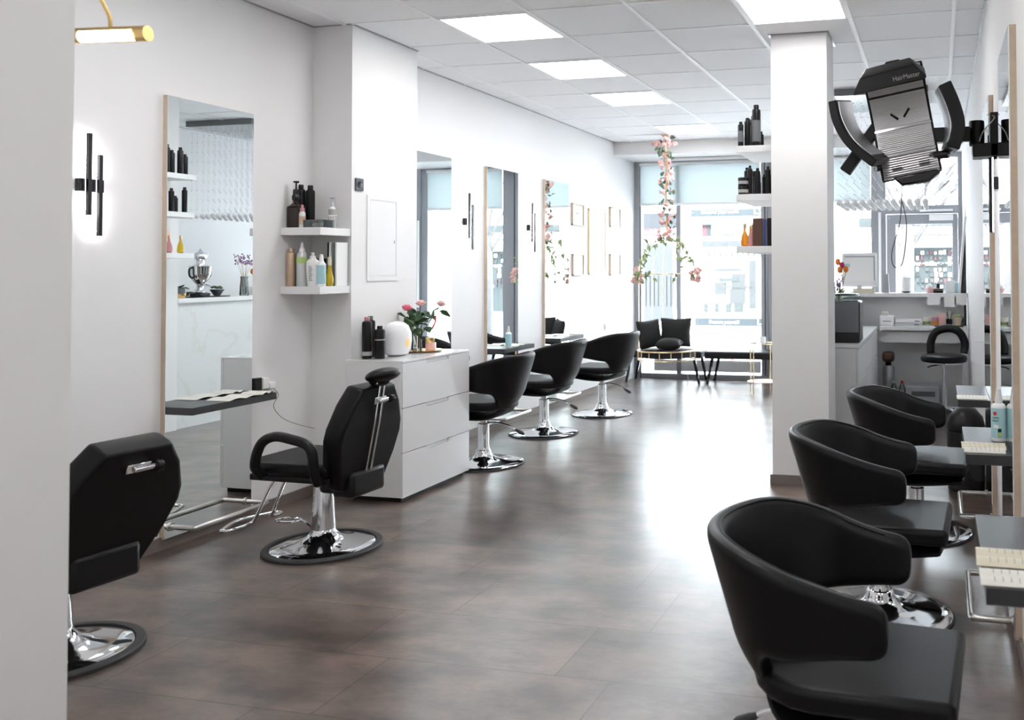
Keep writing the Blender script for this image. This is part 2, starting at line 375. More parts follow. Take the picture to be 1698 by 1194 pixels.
station(XR,5.22,-1,st,('second wood-edged mirror on the right wall, behind the dryer bracket','farthest dark console shelf on the right, above the black bin','steel foot rail under the second right mirror'))
# ------------------------------------------------------------------ chrome pedestals
def pedestal(e,rim='thin',R0=.30,ztop=.40,tall=.33):
    rr=R0-(.035 if rim=='rubber' else .006)
    MB().lathe([(R0,0),(R0,.012),(R0-.006,.018),(rr,.019),(rr,.004),(0.02,.003)] if rim=='rubber' else [(R0,0),(R0,.008),(R0-.008,.012),(.02,.011)],n=64).build('base_rim','rubber',e)
    if rim=='rubber': MB().lathe([(rr,.012),(rr*.97,.018),(rr*.75,.028),(rr*.5,.042),(rr*.32,.062),(.062,.085),(.052,.105),(.05,.12),(.01,.12)],n=64).build('base_plate','chrome',e)
    else: MB().lathe([(rr,.010),(rr*.98,.015),(rr*.8,.021),(rr*.55,.029),(.10,.040),(.070,.056),(.058,.080),(.054,.10),(.045,.108),(.01,.108)],n=64).build('base_plate','chrome',e)
    if rim=='rubber': MB().lathe([(.060,.10),(.058,.12),(.047,tall-.02),(.044,tall),(.01,tall)],n=40).build('column','chrome',e)
    else: MB().lathe([(.050,.10),(.042,.125),(.041,tall-.004),(.036,tall),(.01,tall)],n=40).build('column','chrome',e)
    MB().lathe([(.024,tall-.02),(.024,ztop)],n=24).build('piston','steel',e)
# ------------------------------------------------------------------ tub chair
def smst(a,b,x):
    t=max(0,min(1,(x-a)/(b-a))); return t*t*(3-2*t)
def tub_chair(lb,loc,rz,grp,dz=0):
    e=E('styling_chair',lb,'salon chair',loc,rz,grp)
    pedestal(e,ztop=.385+dz,tall=.285+dz)
    up=(0,0,dz)
    # wrap-around backrest band
    m=MB(); rings=[]; NT=44; th=.026
    def plan(t):
        a=abs(t); sg=1 if t>=0 else -1
        if a<.70:
            th_=a/.70*PI/2; return Vector((-.05-.235*math.cos(th_),sg*.282*math.sin(th_))),Vector((-math.cos(th_)*.282,sg*math.sin(th_)*.235)).normalized()
        k=(a-.70)/.30; return Vector((-.05+.185*k,sg*(.282-.006*k))),Vector((0,sg))
    def leanf(a,z):
        c=math.cos(min(a,.7)/.7*PI/2)**.8
        return c*(.30*(z-.52)-.45*max(0,.50-z))+(1-c)*.12*(z-.60)
    TS=[-1+2*i/40 for i in range(2,39)]; TS=[-1,-.993,-.98,-.965,-.945,-.92]+TS+[.92,.945,.965,.98,.993,1]
    for t in TS:
        a=abs(t)
        # denser near tips
        p,n=plan(t)
        top=.80-.10*smst(.25,1,a); bot=.40+.125*smst(.27,.46,a)+.035*smst(.4,1,a)
        # corner rounding at the tips
        d=max(0,(a-.93)/.07); r=.040*(1-math.sqrt(max(0,1-d*d))); top-=r; bot+=r
        thk=th*(1-.25*d*d)
        ring=[]
        H=top-bot; K=9
        def P(off,z):
            lean=leanf(a,z)
            q=p+n*(off+lean-.012); return (q.x,q.y,z)
        for k in range(K): # outer going up
            f=k/(K-1); ring.append(P(thk,bot+.02+(H-.04)*f))
        ring+= [P(thk*.6,top-.004),P(0,top),P(-thk*.6,top-.004)]
        for k in range(K):
            f=1-k/(K-1); ring.append(P(-thk,bot+.02+(H-.04)*f))
        ring+= [P(-thk*.6,bot+.004),P(0,bot),P(thk*.6,bot+.004)]
        rings.append(m.ring(ring))
    for a_,b_ in zip(rings,rings[1:]): m.bridge(a_,b_)
    m.bm.faces.new(rings[0][::-1]); m.bm.faces.new(rings[-1])
    bk=m.build('backrest','leather',e,sub=1,loc=up)
    # piping along the upper outer edge
    pts=[]
    for i in range(0,41):
        t=-.88+1.76*i/40; a=abs(t); p,n=plan(t); top=.80-.10*smst(.25,1,a)-.006
        lean=leanf(a,top)
        q=p+n*(-th*.62+lean-.012); pts.append((q.x,q.y,top))
    MB().tube(pts,.0028,6).build('piping','leather2',bk)
    # seat cushion
    m=MB(); pl=[(.285,.235),(.285,-.235),(-.05,-.245)]+[(-.05-.20*math.sin(k*PI/10),-.245*math.cos(k*PI/10)) for k in range(1,10)]+[(-.05,.245)]
    m.prism([(x,y) for x,y in pl],.402,.466); m.build('seat','leather',e,bev=.02,seg=4,loc=up)
    # under shell
    m=MB(); prof=[(.262,.392),(.10,.372),(-.03,.366),(-.10,.374),(-.155,.395),(-.185,.43)]
    pr=bez([(x,0,z) for x,z in prof],5); rg=[]
    for k,p in enumerate(pr):
        f=k/(len(pr)-1); w=.225-.02*abs(f-.4); d=pr[min(k+1,len(pr)-1)]-pr[max(k-1,0)]; d.normalize(); nn=Vector((d.z,0,-d.x))*-1
        w*= (1-.55*smst(.62,1,f)**1.5)
        rg.append(m.ring([p+Vector((0,-w,0))+nn*.018,p+Vector((0,-w*.6,0)),p+Vector((0,w*.6,0)),p+Vector((0,w,0))+nn*.018,p+Vector((0,w*.95,0))+nn*.045,p+Vector((0,-w*.95,0))+nn*.045]))
    for a_,b_ in zip(rg,rg[1:]): m.bridge(a_,b_)
    m.bm.faces.new(rg[0][::-1]); m.bm.faces.new(rg[-1]); m.build('seat_shell','leather',e,sub=1,loc=up)
    lv=MB().tube(bez([(-.03,0,.30),(-.10,0,.302),(-.20,.01,.285),(-.27,.015,.25)],6),.007,8).build('pump_lever','chrome',e,loc=(0,0,min(0,dz)))
    MB().tube([(-.255,.0135,.258),(-.275,.015,.248),(-.31,.017,.232),(-.325,.018,.225)],.012,10,rs=[.008,.013,.014,.007]).build('lever_tip','rubber',lv)
    return e
ch=tub_chair('black tub styling chair on a round chrome base, just beyond the white chest of drawers',(-3.26,6.07,0),PI+R(3),'black tub styling chairs',.012)
dup(ch,(-3.34,7.29,0),PI+R(-2),'black tub styling chair in the middle of the far left row')
dup(ch,(-3.22,8.37,0),PI+R(-8),'black tub styling chair farthest along the left wall')
ch=tub_chair('nearest black tub styling chair, large at the lower right corner',(-.235,2.40,0),R(-4),'black tub styling chairs',-.045)
dup(ch,(-.245,3.80,0),R(-3),'black tub chair on the right, second from the front')
dup(ch,(-.125,5.02,0),R(-6),'black tub chair on the right, farthest of the three by the dryer')
# ------------------------------------------------------------------ barber chairs
def barber(lb,loc,rz,head,ln=11):
    e=E('barber_chair',lb,'barber chair',loc,rz,'reclining barber chairs')
    pedestal(e,'rubber',.29,.37,.315)
    m=MB(); m.prism([(-.20,-.23),(.22,-.235),(.285,-.20),(.305,-.10),(.305,.10),(.285,.20),(.22,.235),(-.20,.23)],.405,.475)
    m.build('seat','leather2',e,bev=.03,seg=4)
    MB().prism([(-.20,-.21),(.27,-.21),(.30,0),(.27,.21),(-.20,.21)],.375,.408).build('seat_pan','blackplastic',e,bev=.008)
    MB().box(-.10,-.05,.335,.12,.05,.378).build('mount','blackplastic',e,bev=.006)
    MB().box(-.275,-.13,.29,-.15,.13,.42).box(-.17,-.10,.30,-.05,-.06,.375).box(-.17,.06,.30,-.05,.10,.375).build('recline_box','blackplastic',e,bev=.02)
    # backrest: shaped pad, leaning back
    lean=Matrix.Translation((-.185,0,.38))@Matrix.Rotation(R(-ln),4,'Y')
    out=[(-.17,-.04),(-.225,.10),(-.25,.21),(-.243,.27),(-.195,.385),(-.13,.475),(.13,.475),(.195,.385),(.243,.27),(.25,.21),(.225,.10),(.17,-.04)]
    m=MB(); A=m.ring([lean@Vector((.045,y*.93,z*.98+.004)) for y,z in out]); B=m.ring([lean@Vector((.02,y,z)) for y,z in out]); C_=m.ring([lean@Vector((-.035,y,z)) for y,z in out]); D=m.ring([lean@Vector((-.062,y*.95,z*.985+.004)) for y,z in out])
    m.bridge(A,B); m.bridge(B,C_); m.bridge(C_,D); m.bm.faces.new(A[::-1]); m.bm.faces.new(D); m.build('backrest','leather2',e,bev=.012,seg=3)
    # arm rests
    for s in (-1,1):
        m=MB(); y=s*.285
        m.tube(bez([(.155,s*.245,.41),(.165,y,.47),(.13,y,.575),(.05,y,.615),(-.05,y,.605),(-.13,y,.585),(-.165,y,.545),(-.17,s*.275,.45),(-.17,s*.245,.39)],7),.024,12); m.build('armrest','blackplastic',e)
    # bracket and head rest
    bm_=lean
    hb=MB(); hb.box(-.078,-.045,.39,-.060,.045,.425,mtx=lean); hb.tube([lean@Vector((-.08,.02,.405)),lean@Vector((-.085,-.055,.41))],.011); br=hb.build('headrest_bracket','chrome',e,bev=.003)
    MB().lathe([(.005,-.012),(.02,-.01),(.022,.0),(.02,.012),(.005,.013)],n=14,mtx=lean@Matrix.Translation((-.09,-.065,.41))@Matrix.Rotation(PI/2,4,'X')).build('knob','blackplastic',br)
    if head:
        m=MB()
        for y in (-.018,.018): m.tube([lean@Vector((-.075,y,.02)),lean@Vector((-.078,y,.30)),lean@Vector((-.072,y,.50))],.0055,8)
        m.tube([lean@Vector((-.072,-.05,.50)),lean@Vector((-.072,.05,.50))],.0055,8)
        m.build('headrest_rods','chrome',e)
        hp=Matrix.Translation(lean@Vector((-.065,0,.535)))@Matrix.Rotation(R(-28),4,'Y')
        MB().ball((0,0,0),.09,.80,1.2,.40,u=24,v=14,mtx=Matrix.Rotation(R(12),4,'Y')).build('headrest','leather2',e,loc=hp.translation)
        MB().ball((0,0,0),.06,.8,1.0,.55,u=16,v=10).build('headrest_pad','leather2',e,loc=lean@Vector((-.05,0,.505)))
    # foot rest loop
    m=MB(); m.tube(bez([(0.225,-.04,.385),(0.285,-.05,.30),(0.355,-.06,.16),(0.385,-.075,.115),(0.410,-.17,.105),(0.455,-.185,.10),(0.475,-.16,.10),(.53,0,.10),(0.475,.16,.10),(0.455,.185,.10),(0.410,.17,.105),(0.385,.075,.115),(0.355,.06,.16),(0.285,.05,.30),(0.225,.04,.385)],6),.0095,10); m.build('footrest','chrome',e)
    m=MB(); m.tube(bez([(.03,.03,.10),(.13,-.02,.115),(.18,-.05,.11),(.23,-.03,.105),(.31,-.02,.105),(.33,-.06,.105),(.29,-.10,.105),(.22,-.09,.105),(.18,-.055,.11)],6),.006,8); m.build('pump_pedal','chrome',e)
    MB().tube([(.10,-.05,.36),(.16,-.20,.345),(.20,-.235,.34)],.011,8).build('tilt_lever','blackplastic',e)
    return e
barber('black barber chair with headrest and curved armrests, before the white pier',(-3.09,4.075,0),PI+R(-2),True)
barber('nearest black barber chair without headrest, cut off by the left partition',(-3.205,2.72,0),PI+R(-6),False,24)
# ------------------------------------------------------------------ chest of drawers
c=E('chest_of_drawers','glossy white chest of three drawers against the pier','chest of drawers',(-3.39,5.335,0))
x0,x1,y0,y1=-.197,.20,-.40,.40
MB().box(x0+.03,y0+.03,0,x1-.03,y1-.03,.03).build('plinth','blackplastic',c,smooth=False)
MB().box(x0,y0,.03,x1-.020,y1,.852).build('body','white',c,bev=.002,smooth=False)
MB().box(x0,y0,.852,x1,y1,.866).build('top','white',c,bev=.002,smooth=False)
for k,(a,b) in enumerate(((.030,.300),(.304,.574),(.578,.850))):
    d=MB(); d.box(x1-.019,y0,a,x1,y1,b-.022); d.box(x1-.019,y0,b-.022,x1,-.13,b).box(x1-.019,.13,b-.022,x1,y1,b); d.box(x1-.019,-.13,b-.022,x1-.013,.13,b)
    dr=d.build('drawer','white',c,smooth=False); MB().box(x1-.012,-.13,b-.020,x1-.010,.13,b-.001).build('grip','matwhite',dr,smooth=False)
# ------------------------------------------------------------------ bottles
def bottle(name,lb,cat,loc,body,cap,mb_,mc,group=None,band=None,n=24,sx=1,sy=1,rz=0,txt=None):
    e=E(name,lb,cat,loc,rz,group)
    MB().lathe(body,n=n,sx=sx,sy=sy).build('body',mb_,e)
    MB().lathe(cap,n=n,sx=min(1,sx*1.0),sy=1).build('cap',mc,e)
    if band:
        r=band[0]+.0006; MB().lathe([(r,band[1]),(r,band[2])],n=n,sx=sx,sy=sy).build('paper_label',band[3],e)
    return e
def cyl(r,h,neck=.5,cap=.04,capr=.55):
    return [(r*.96,0),(r,.004),(r,h*.84),(r*.92,h*.88),(r*neck,h*.91),(.002,h*.91)],[(r*capr,h*.905),(r*capr,h-.003),(r*capr*.9,h),(.002,h)]
def can(lb,loc,r,h,m='dark',mc='dark',group='hairspray cans on the chest',band=None,capr=.55):
    b,c_=cyl(r,h,capr=capr); return bottle('spray_can',lb,'spray can',loc,b,c_,m,mc,group,band)
zc=.8665
can('tall black hairspray can with a dusty pink cap, leftmost on the chest',(-3.50,5.02,zc),.030,.262,mc='rosec',band=(.030,.02,.045,'label'))
can('tall black hairspray can standing behind the other two',(-3.545,5.12,zc),.030,.262,mc='leaf2')
c3=can('shorter black can in front of the white egg lamp',(-3.425,5.045,zc),.032,.205,mc='dark',band=(.032,.115,.122,'label'))
# egg shaped lamp
e=E('egg_lamp','white egg-shaped lamp with glowing amber windows on the chest','lamp',(-3.43,5.235,zc))
MB().lathe([(.045,0),(.072,.012),(.088,.05),(.094,.10),(.090,.15),(.072,.195),(.045,.215),(.015,.222),(.001,.223)],n=40).build('shell','lampwhite',e)
for ang in (-9,-130): 
    a=R(ang); MB().ball((0,0,0),.024,.25,.75,1.25).build('glowing_window','candleglow',e,loc=(.090*math.cos(a),.090*math.sin(a),.09),rot=(0,0,a))
# tray with vase, frame, candle glass
tr=E('serving_tray','dark brown round tray under the rose vase','tray',(-3.43,5.54,zc))
MB().lathe([(.10,0),(.128,.003),(.130,.008),(.124,.009),(.10,.005),(.002,.005)],n=40).build('tray_plate','brownbox',tr)
MB().lathe([(.128,.007),(.132,.009),(.128,.011)],n=40).build('gold_rim','brass',tr)
ph=E('photo_card','small folded photo card on the brown tray beside the vase','card',(-3.42,5.46,zc+.0095),R(-60))
MB().box(-.035,-.003,0,.035,0,.10).build('front_page','paper',ph,smooth=False); MB().box(-.035,.0,0,.035,.003,.10,mtx=Matrix.Rotation(R(14),4,'X')).build('back_page','paper',ph,smooth=False)
MB().ball((0,0,0),.02,.8,.05,1.6).build('printed_portrait','wood',ph,loc=(0,-.004,.048))
cg=E('candle_glass','gold-rimmed candle glass in front of the rose vase','candle',(-3.375,5.54,zc+.0095))
MB().lathe([(.028,0),(.030,.004),(.030,.05),(.028,.05)],n=24).build('lower_cup','rosepale',cg); MB().lathe([(.030,.05),(.031,.052),(.031,.085),(.028,.086)],n=24).build('gold_cup','brass',cg)
wb=tag(MB().box(-.022,-.03,0,.022,.03,.045).build('gift_box','matwhite',bev=.002,loc=(-3.41,5.61,zc+.0095)),'small white gift box at the right of the brown tray','box')
def leafmesh(name,l=.05,w_=.028,m='leaf',bend=.012):
    mb=MB(); pts=[(0,0,0),(l*.25,w_*.42,0),(l*.55,w_*.5,0),(l*.85,w_*.22,-bend),(l,0,-bend*1.6),(l*.85,-w_*.22,-bend),(l*.55,-w_*.5,0),(l*.25,-w_*.42,0)]
    top=[mb.bm.verts.new(p) for p in pts]; mid=[mb.bm.verts.new((l*.25,0,-.006)),mb.bm.verts.new((l*.55,0,-.008)),mb.bm.verts.new((l*.85,0,-bend-.004))]
    f=mb.bm.faces.new
    f((top[0],mid[0],top[1])); f((top[1],mid[0],mid[1],top[2])); f((top[2],mid[1],mid[2],top[3])); f((top[3],mid[2],top[4]))
    f((top[0],top[7],mid[0])); f((top[7],top[6],mid[1],mid[0])); f((top[6],top[5],mid[2],mid[1])); f((top[5],top[4],mid[2]))
    o=mb.build(name,m); q=o.modifiers.new('s','SOLIDIFY'); q.thickness=.0008
    return o
def blossom(name,r,m,petals=9):
    mb=MB()
    for k in range(petals):
        a=k*2.4; rr=r*(.25+.75*k/petals); tl=.35+.9*k/petals
        mt=Matrix.Rotation(a,4,'Z')@Matrix.Translation((rr*.55,0,r*.25*(1-k/petals)))@Matrix.Rotation(tl*.8,4,'Y')
        mb.ball((0,0,0),r*.55,.35,.95,1.0,u=8,v=6,mtx=mt)
        # shift because ball adds c afterwards
    return mb.build(name,m)
vz=E('rose_vase','clear glass vase of pink roses on the brown tray','vase of roses',(-3.49,5.56,zc+.0095))
MB().lathe([(.030,0),(.036,.004),(.034,.05),(.040,.11),(.044,.13),(.041,.13),(.036,.10),(.030,.05),(.030,.008),(.002,.008)],n=28).build('vase_glass','clear',vz)
tips=[((.02,-.15,.285),'rose'),((.03,.0,.31),'rosepale'),((.06,.21,.30),'rosepale'),((-.03,.06,.25),None),((.0,-.08,.26),None),((.02,.10,.22),None),((.03,-.12,.17),None)]
L0=leafmesh('leaf',.095,.060); L0.parent=vz; L0.location=(0,0,.18); first=True
for (tp,mm) in tips:
    tpv=Vector(tp); s_=MB().tube(bez([(tp[0]*-.1,tp[1]*-.08,.02),(tp[0]*.25,tp[1]*.3,.12),(tp[0]*.7,tp[1]*.75,.2+tp[2]*.12),tp],5),.0028,6).build('stem','leaf',vz)
    if mm: 
        b=blossom('rose_bloom',.040,mm); b.parent=s_; b.location=tp; b.rotation_euler=(random.uniform(-.4,.4),random.uniform(0,.5),0)
for k in range(30):
    tp,mm=tips[k%7]; f=random.uniform(.45,.9); p=Vector((tp[0]*f,tp[1]*f,.10+(tp[2]-.10)*f))
    l=L0.copy(); COL.objects.link(l); l.location=p+Vector((random.uniform(-.03,.03),random.uniform(-.03,.03),random.uniform(-.03,.02))); l.rotation_euler=(random.uniform(-1,1),random.uniform(-.6,.9),random.uniform(0,2*PI))
rb=tag(MB().tube(bez([(-3.455,5.74,1.10),(-3.45,5.73,1.06),(-3.455,5.70,1.01)],5),.006,6).build('red_ribbon','red'),'red ribbon bow tied at the right of the roses','ribbon'); rb.parent=vz; rb.location=-Vector(vz.location)
for k in ('label','category'):
    if k in rb: del rb[k]
# ------------------------------------------------------------------ corner shelves by the pier
for z,l in ((1.682,'upper white corner shelf beside the pier, with a dark pump bottle'),(1.325,'lower white corner shelf beside the pier, with folders and sprays')):
    s_=tag(MB().box(XL+.0005,4.705,z-.046,-3.60,4.9895,z).build('corner_shelf','matwhite',bev=.002,smooth=False),l,'shelf','white corner shelves by the pier')
z1=1.6825; z2=1.3255
e=E('pump_bottle','big dark brown square bottle with black pump on the upper corner shelf','pump bottle',(-3.825,4.775,z1))
MB().prism([(-.048,-.03),(.048,-.03),(.048,.03),(-.048,.03)],0,.135).build('body','darkbrown',e,bev=.012,seg=3)
MB().lathe([(.045,.13),(.03,.145),(.018,.155),(.018,.165)],n=20).build('shoulder','darkbrown',e)
MB().lathe([(.017,.163),(.024,.175),(.025,.195),(.019,.205),(.02,.21),(.018,.235),(.006,.238),(.005,.275),(.016,.277),(.017,.287),(.002,.288)],n=20).build('pump','black',e)
can('tall matt black can behind the pump bottle on the upper corner shelf',(-3.847,4.846,z1),.026,.272,capr=.6,group='bottles on the upper corner shelf')
can('tall matt black can in the middle of the upper corner shelf',(-3.795,4.865,z1),.027,.268,capr=.6,group='bottles on the upper corner shelf')
bottle('spray_bottle','small clear spray bottle with pink nozzle on the upper corner shelf','spray bottle',(-3.765,4.755,z1),[(.018,0),(.019,.004),(.019,.085),(.012,.10),(.002,.10)],[(.013,.098),(.013,.118),(.007,.12),(.007,.14),(.002,.14)],'silvercan','rosec',group='bottles on the upper corner shelf',band=(.019,.02,.07,'goldcan'))
e=E('cosmetic_tray','smoked plastic tray of cotton pads and clips on the upper corner shelf','tray',(-3.66,4.79,z1))
m=MB(); m.box(-.085,-.05,0,.058,.05,.003); 
for a in ((-.085,-.05,.058,-.047),(-.085,.047,.058,.05),(-.085,-.05,-.082,.05),(.055,-.05,.058,.05),(-.038,-.05,-.036,.05)): m.box(a[0],a[1],0,a[2],a[3],.045)
m.build('tray_walls','clear',e,smooth=False); MB().box(-.0855,-.0515,.044,.0585,.0515,.047).box(-.0855,-.0515,0,.0585,.0515,.002).build('dark_edge','greydark',e,smooth=False)
bottle('soap_dispenser','small white pump dispenser standing in the smoked tray','dispenser',(-3.665,4.90,z1),[(.021,0),(.021,.12),(.012,.135),(.002,.135)],[(.012,.13),(.010,.16),(.004,.165),(.004,.185),(.018,.19),(.002,.195)],'panelwhite','greyplastic',group='bottles on the upper corner shelf',band=(.021,.0,.12,'label'))
for k in range(3):
    tag(MB().ball((0,0,0),.017,1.1,1,.85).build('cotton_pad','panelwhite',loc=(-3.685+.022*k,4.775+.012*(k%2),z1+.018)),'white cotton pad in the smoked tray','cotton pad','cotton pads in the smoked tray')
for k in range(5):
    tag(MB().tube([(0,0,0),(0.004*(k-2),-.004,.075)],.0022,6).ball((.004*(k-2),-.004,.077),.005).build('cotton_bud','panelwhite',loc=(-3.645+.008*k,4.86,z1)),'white cotton bud standing at the right of the upper corner shelf','cotton bud','cotton buds behind the tray')
tag(MB().box(-.014,-.02,0,.014,.02,.04).build('nail_box','skyblue',bev=.002,loc=(-3.672,4.815,z1+.0035)),'small blue box inside the smoked tray','box')
# lower shelf
can('champagne-coloured hairspray can, leftmost on the lower corner shelf',(-3.845,4.76,z2),.026,.232,m='goldcan',mc='goldcan',group='bottles on the lower corner shelf',capr=.62)
bottle('mousse_can','grey-white mousse can with lime label on the lower corner shelf','mousse can',(-3.775,4.768,z2),[(.030,0),(.031,.004),(.031,.175),(.026,.20),(.020,.21),(.002,.21)],[(.018,.205),(.017,.225),(.010,.235),(.007,.265),(.002,.27)],'silvercan','matwhite',group='bottles on the lower corner shelf',band=(.031,.14,.178,'lime'))
e=bottle('lotion_bottle','white tapered lotion bottle with printed text on the lower corner shelf','lotion bottle',(-3.690,4.755,z2),[(.030,0),(.033,.01),(.041,.09),(.043,.13),(.038,.155),(.02,.17),(.002,.17)],[(.017,.165),(.016,.185),(.008,.188),(.010,.205),(.002,.206)],'panelwhite','matwhite',group='bottles on the lower corner shelf',sy=.6)
for k in range(9): MB().box(-.008,-.0262,.035+.0105*k,.018-.004*(k%3),-.0256,.038+.0105*k).build('text_line','dark',e,smooth=False)
bottle('spray_bottle','white spray bottle with pale blue label on the lower corner shelf','spray bottle',(-3.628,4.752,z2),[(.025,0),(.026,.004),(.026,.135),(.015,.15),(.002,.15)],[(.015,.147),(.013,.16),(.010,.192),(.002,.195)],'panelwhite','matwhite',group='bottles on the lower corner shelf',band=(.026,.015,.128,'skyblue'))
bottle('oil_bottle','yellow oil bottle with cream cap on the lower corner shelf','oil bottle',(-3.633,4.835,z2),[(.014,0),(.024,.015),(.024,.05),(.013,.10),(.011,.13),(.002,.13)],[(.012,.128),(.011,.178),(.002,.18)],'yellow','paper2',group='bottles on the lower corner shelf')
for k,(x,m_) in enumerate(((-3.668,'dark'),(-3.655,'panelwhite'),(-3.628,'greydark'),(-3.613,'panelwhite'))):
    tag(MB().box(-.0055,-.06,0,.0055,.05,.27).build('folder',m_,bev=.002,loc=(x,4.925,z2)),['black folder leaning leftmost on the lower corner shelf','white folder beside the black one on the lower corner shelf','smoked grey folder between two white ones on the lower corner shelf','white folder against the pier on the lower corner shelf'][k],'folder','folders on the lower corner shelf')
tag(MB().box(-.03,-.03,0,.03,.03,.17).build('product_box','dark',bev=.003,loc=(-3.735,4.875,z2)),'black box in the shadow behind the lotion bottle','box')
# electrics on pier: socket, fuse box door
e=E('wall_socket','anthracite square power socket high on the white pier','socket',(-3.593,5.06,1.968)); MB().box(.0,-.04,-.04,.010,.04,.04).build('cover_plate','socket',e,bev=.003); MB().lathe([(.022,.009),(.022,.012),(.018,.0125),(.002,.0125)],n=20,mtx=Matrix.Rotation(PI/2,4,'Y')).build('insert','black',e)
e=E('fuse_box','white flat fuse box door let into the pier','fuse box',(-3.593,5.32,1.352)); MB().box(0,-.175,0,.006,-.145,.56).box(0,.145,0,.006,.175,.56).box(0,-.145,0,.006,.145,.03).box(0,-.145,.53,.006,.145,.56).build('frame','matwhite',e,smooth=False); MB().box(0,-.142,.033,.0045,.142,.527).build('door','matwhite',e,smooth=False); MB().box(.0045,.12,.25,.008,.13,.27).build('latch','greyplastic',e,smooth=False)
e=E('double_socket','white double socket with two dark inserts low on the far left wall','socket',(XL,10.22,.69)); MB().box(0,-.075,0,.01,.075,.08).build('cover_plate','matwhite',e,bev=.002); MB().box(.01,-.06,.015,.013,-.01,.065).box(.01,.01,.015,.013,.06,.065).build('insert','black',e,smooth=False)
e=E('plug_socket','black wall socket with chargers behind the left console','socket',(XL,4.50,.735)); MB().box(0,-.035,-.01,.035,.02,.065).build('cover_plate','black',e,bev=.003); MB().box(0,.022,-.005,.045,.065,.06).build('white_charger','panelwhite',e,bev=.004)
MB().box(0,.067,-.01,.05,.12,.03).build('second_charger','matwhite',e,bev=.006); MB().tube(bez([(.03,.1,0),(.045,.14,-.05),(.03,.12,-.12),(.05,.18,-.20),(.12,.25,-.25),(.15,.33,-.28)],8),.0018,6).build('cable','greydark',e)
# ------------------------------------------------------------------ sconces
def sconce(x,y,rz,lb):
    e=E('wall_sconce',lb,'wall light',(x,y,1.825),rz,'twin-bar wall sconces')
    MB().box(0,-.062,-.03,.030,.062,.03).build('wall_plate','black',e,bev=.002,smooth=False)
    for yy,a,b in ((-.028,-.14,.24),(.028,-.235,.145)):
        k=MB().box(.034,yy-.009,a,.050,yy+.009,b).build('light_bar','black',e,smooth=False)
        MB().box(.0285,yy-.006,a+.004,.0338,yy+.006,b-.004).build('led_strip','led',k,smooth=False)
    return e
s0=sconce(XL,3.425,0,'black twin-bar wall sconce nearest the left partition')
dup(s0,(XL,6.92,1.825),0,'black twin-bar wall sconce between the second and third left mirrors')
dup(s0,(XL,8.13,1.825),0,'black twin-bar wall sconce before the farthest left mirror')
dup(s0,(XR,4.52,1.825),PI,'black twin-bar wall sconce seen edge-on between the right mirrors')
# brass picture light on back of partition
e=E('picture_light','brass tube picture light glowing at the top left','picture light',(-2.465,2.25,2.15),R(7))
MB().tube([(-.125,0,0),(.125,0,0)],.024,20).build('brass_tube','brass',e)
MB().tube([(-.088,-.012,-.006),(.088,-.012,-.006)],.018,14).build('glowing_tube','lampglow',e)
MB().tube(bez([(.0,.0,.02),(-.01,.0,.07),(-.03,-.06,.15),(-.04,-.25,.19),(-.04,-.45,.17),(-.04,-.515,.15)],6),.006,8).build('arm','brass',e)
# ------------------------------------------------------------------ magazines and station items
def mag(loc,rz,lb,w_=.15,l=.21,m='paper',curl=.006):
    e=E('magazine',lb,'magazine',loc,rz)
    for s,n_ in ((-1,'left_page'),(1,'right_page')):
        mb=MB(); K=8; rg=[]
        for k in range(K+1):
            t=k/K; x=s*w_*t; z=.002+curl*math.sin(PI*t)*1.4
            rg.append(mb.ring([(x,-l/2,z),(x,l/2,z),(x,l/2,z-.0016),(x,-l/2,z-.0016)]))
        for a,b in zip(rg,rg[1:]): mb.bridge(a,b)
        mb.bm.faces.new(rg[0]); mb.bm.faces.new(rg[-1]); o=mb.build(n_,m,e)
        p=MB()
        for k in range(7):
            y=-l*.36+l*.11*k; q=None
            for i in range(7):
                t=.2+.1*i; x=s*w_*t; z=.0024+curl*math.sin(PI*t)*1.4; r_=[p.bm.verts.new((x,y,z)),p.bm.verts.new((x,y+.0022,z))]
                if q: p.bm.faces.new((q[0],r_[0],r_[1],q[1]))
                q=r_
        p.build('printed_lines','label',o,smooth=False)
    return e
zt=.7285
mag((-3.745,4.20,zt),PI/2,'open magazine lying nearer on the left console shelf',w_=.12,l=.15)
mag((-3.755,4.385,zt+.0005),PI/2+.05,'open magazine at the far end of the left console shelf',w_=.05,l=.14)
mag((.165,2.27,zt),PI/2-.02,'clear-covered cream magazine in the middle of the nearest right console',w_=.07,l=.165,m='paper2')
mag((.165,2.125,zt),PI/2,'white page at the near edge of the nearest right console',w_=.055,l=.16)
mag((.165,3.66,zt),PI/2,'pair of cream pages below the pale blue spray bottle',w_=.06,l=.165,m='paper2')
mag((.165,3.565,zt),PI/2,'white page at the near edge of the middle right console',w_=.035,l=.15)
mag((.17,5.0,zt),PI/2,'white open booklet on the farthest right console',w_=.055,l=.16)
mag((-3.76,7.60,zt),PI/2,'open white booklet beside the small spray bottle on the far left console',w_=.10,l=.14)
mag((-3.76,8.75,zt),PI/2,'open white booklet on the farthest left console',w_=.10,l=.14)
def biospray(lb,loc,s=1,rz=0):
    e=E('spray_bottle',lb,'spray bottle',loc,rz)
    MB().lathe([(r*s,z*s) for r,z in [(.026,0),(.028,.006),(.028,.13),(.022,.14),(.014,.143),(.002,.143)]],n=28).build('body','panelwhite',e)
    MB().lathe([(r*s,z*s) for r,z in [(.014,.142),(.015,.15),(.010,.185),(.009,.198),(.002,.2)]],n=20).build('nozzle','matwhite',e)
    b=MB().lathe([(.0285*s,.014*s),(.0285*s,.126*s)],n=28).build('paper_label','skyblue',e)
    return e
e=biospray('white spray bottle with pale blue printed label on the middle right console',(.232,3.80,zt),1.05)
a=R(-95)
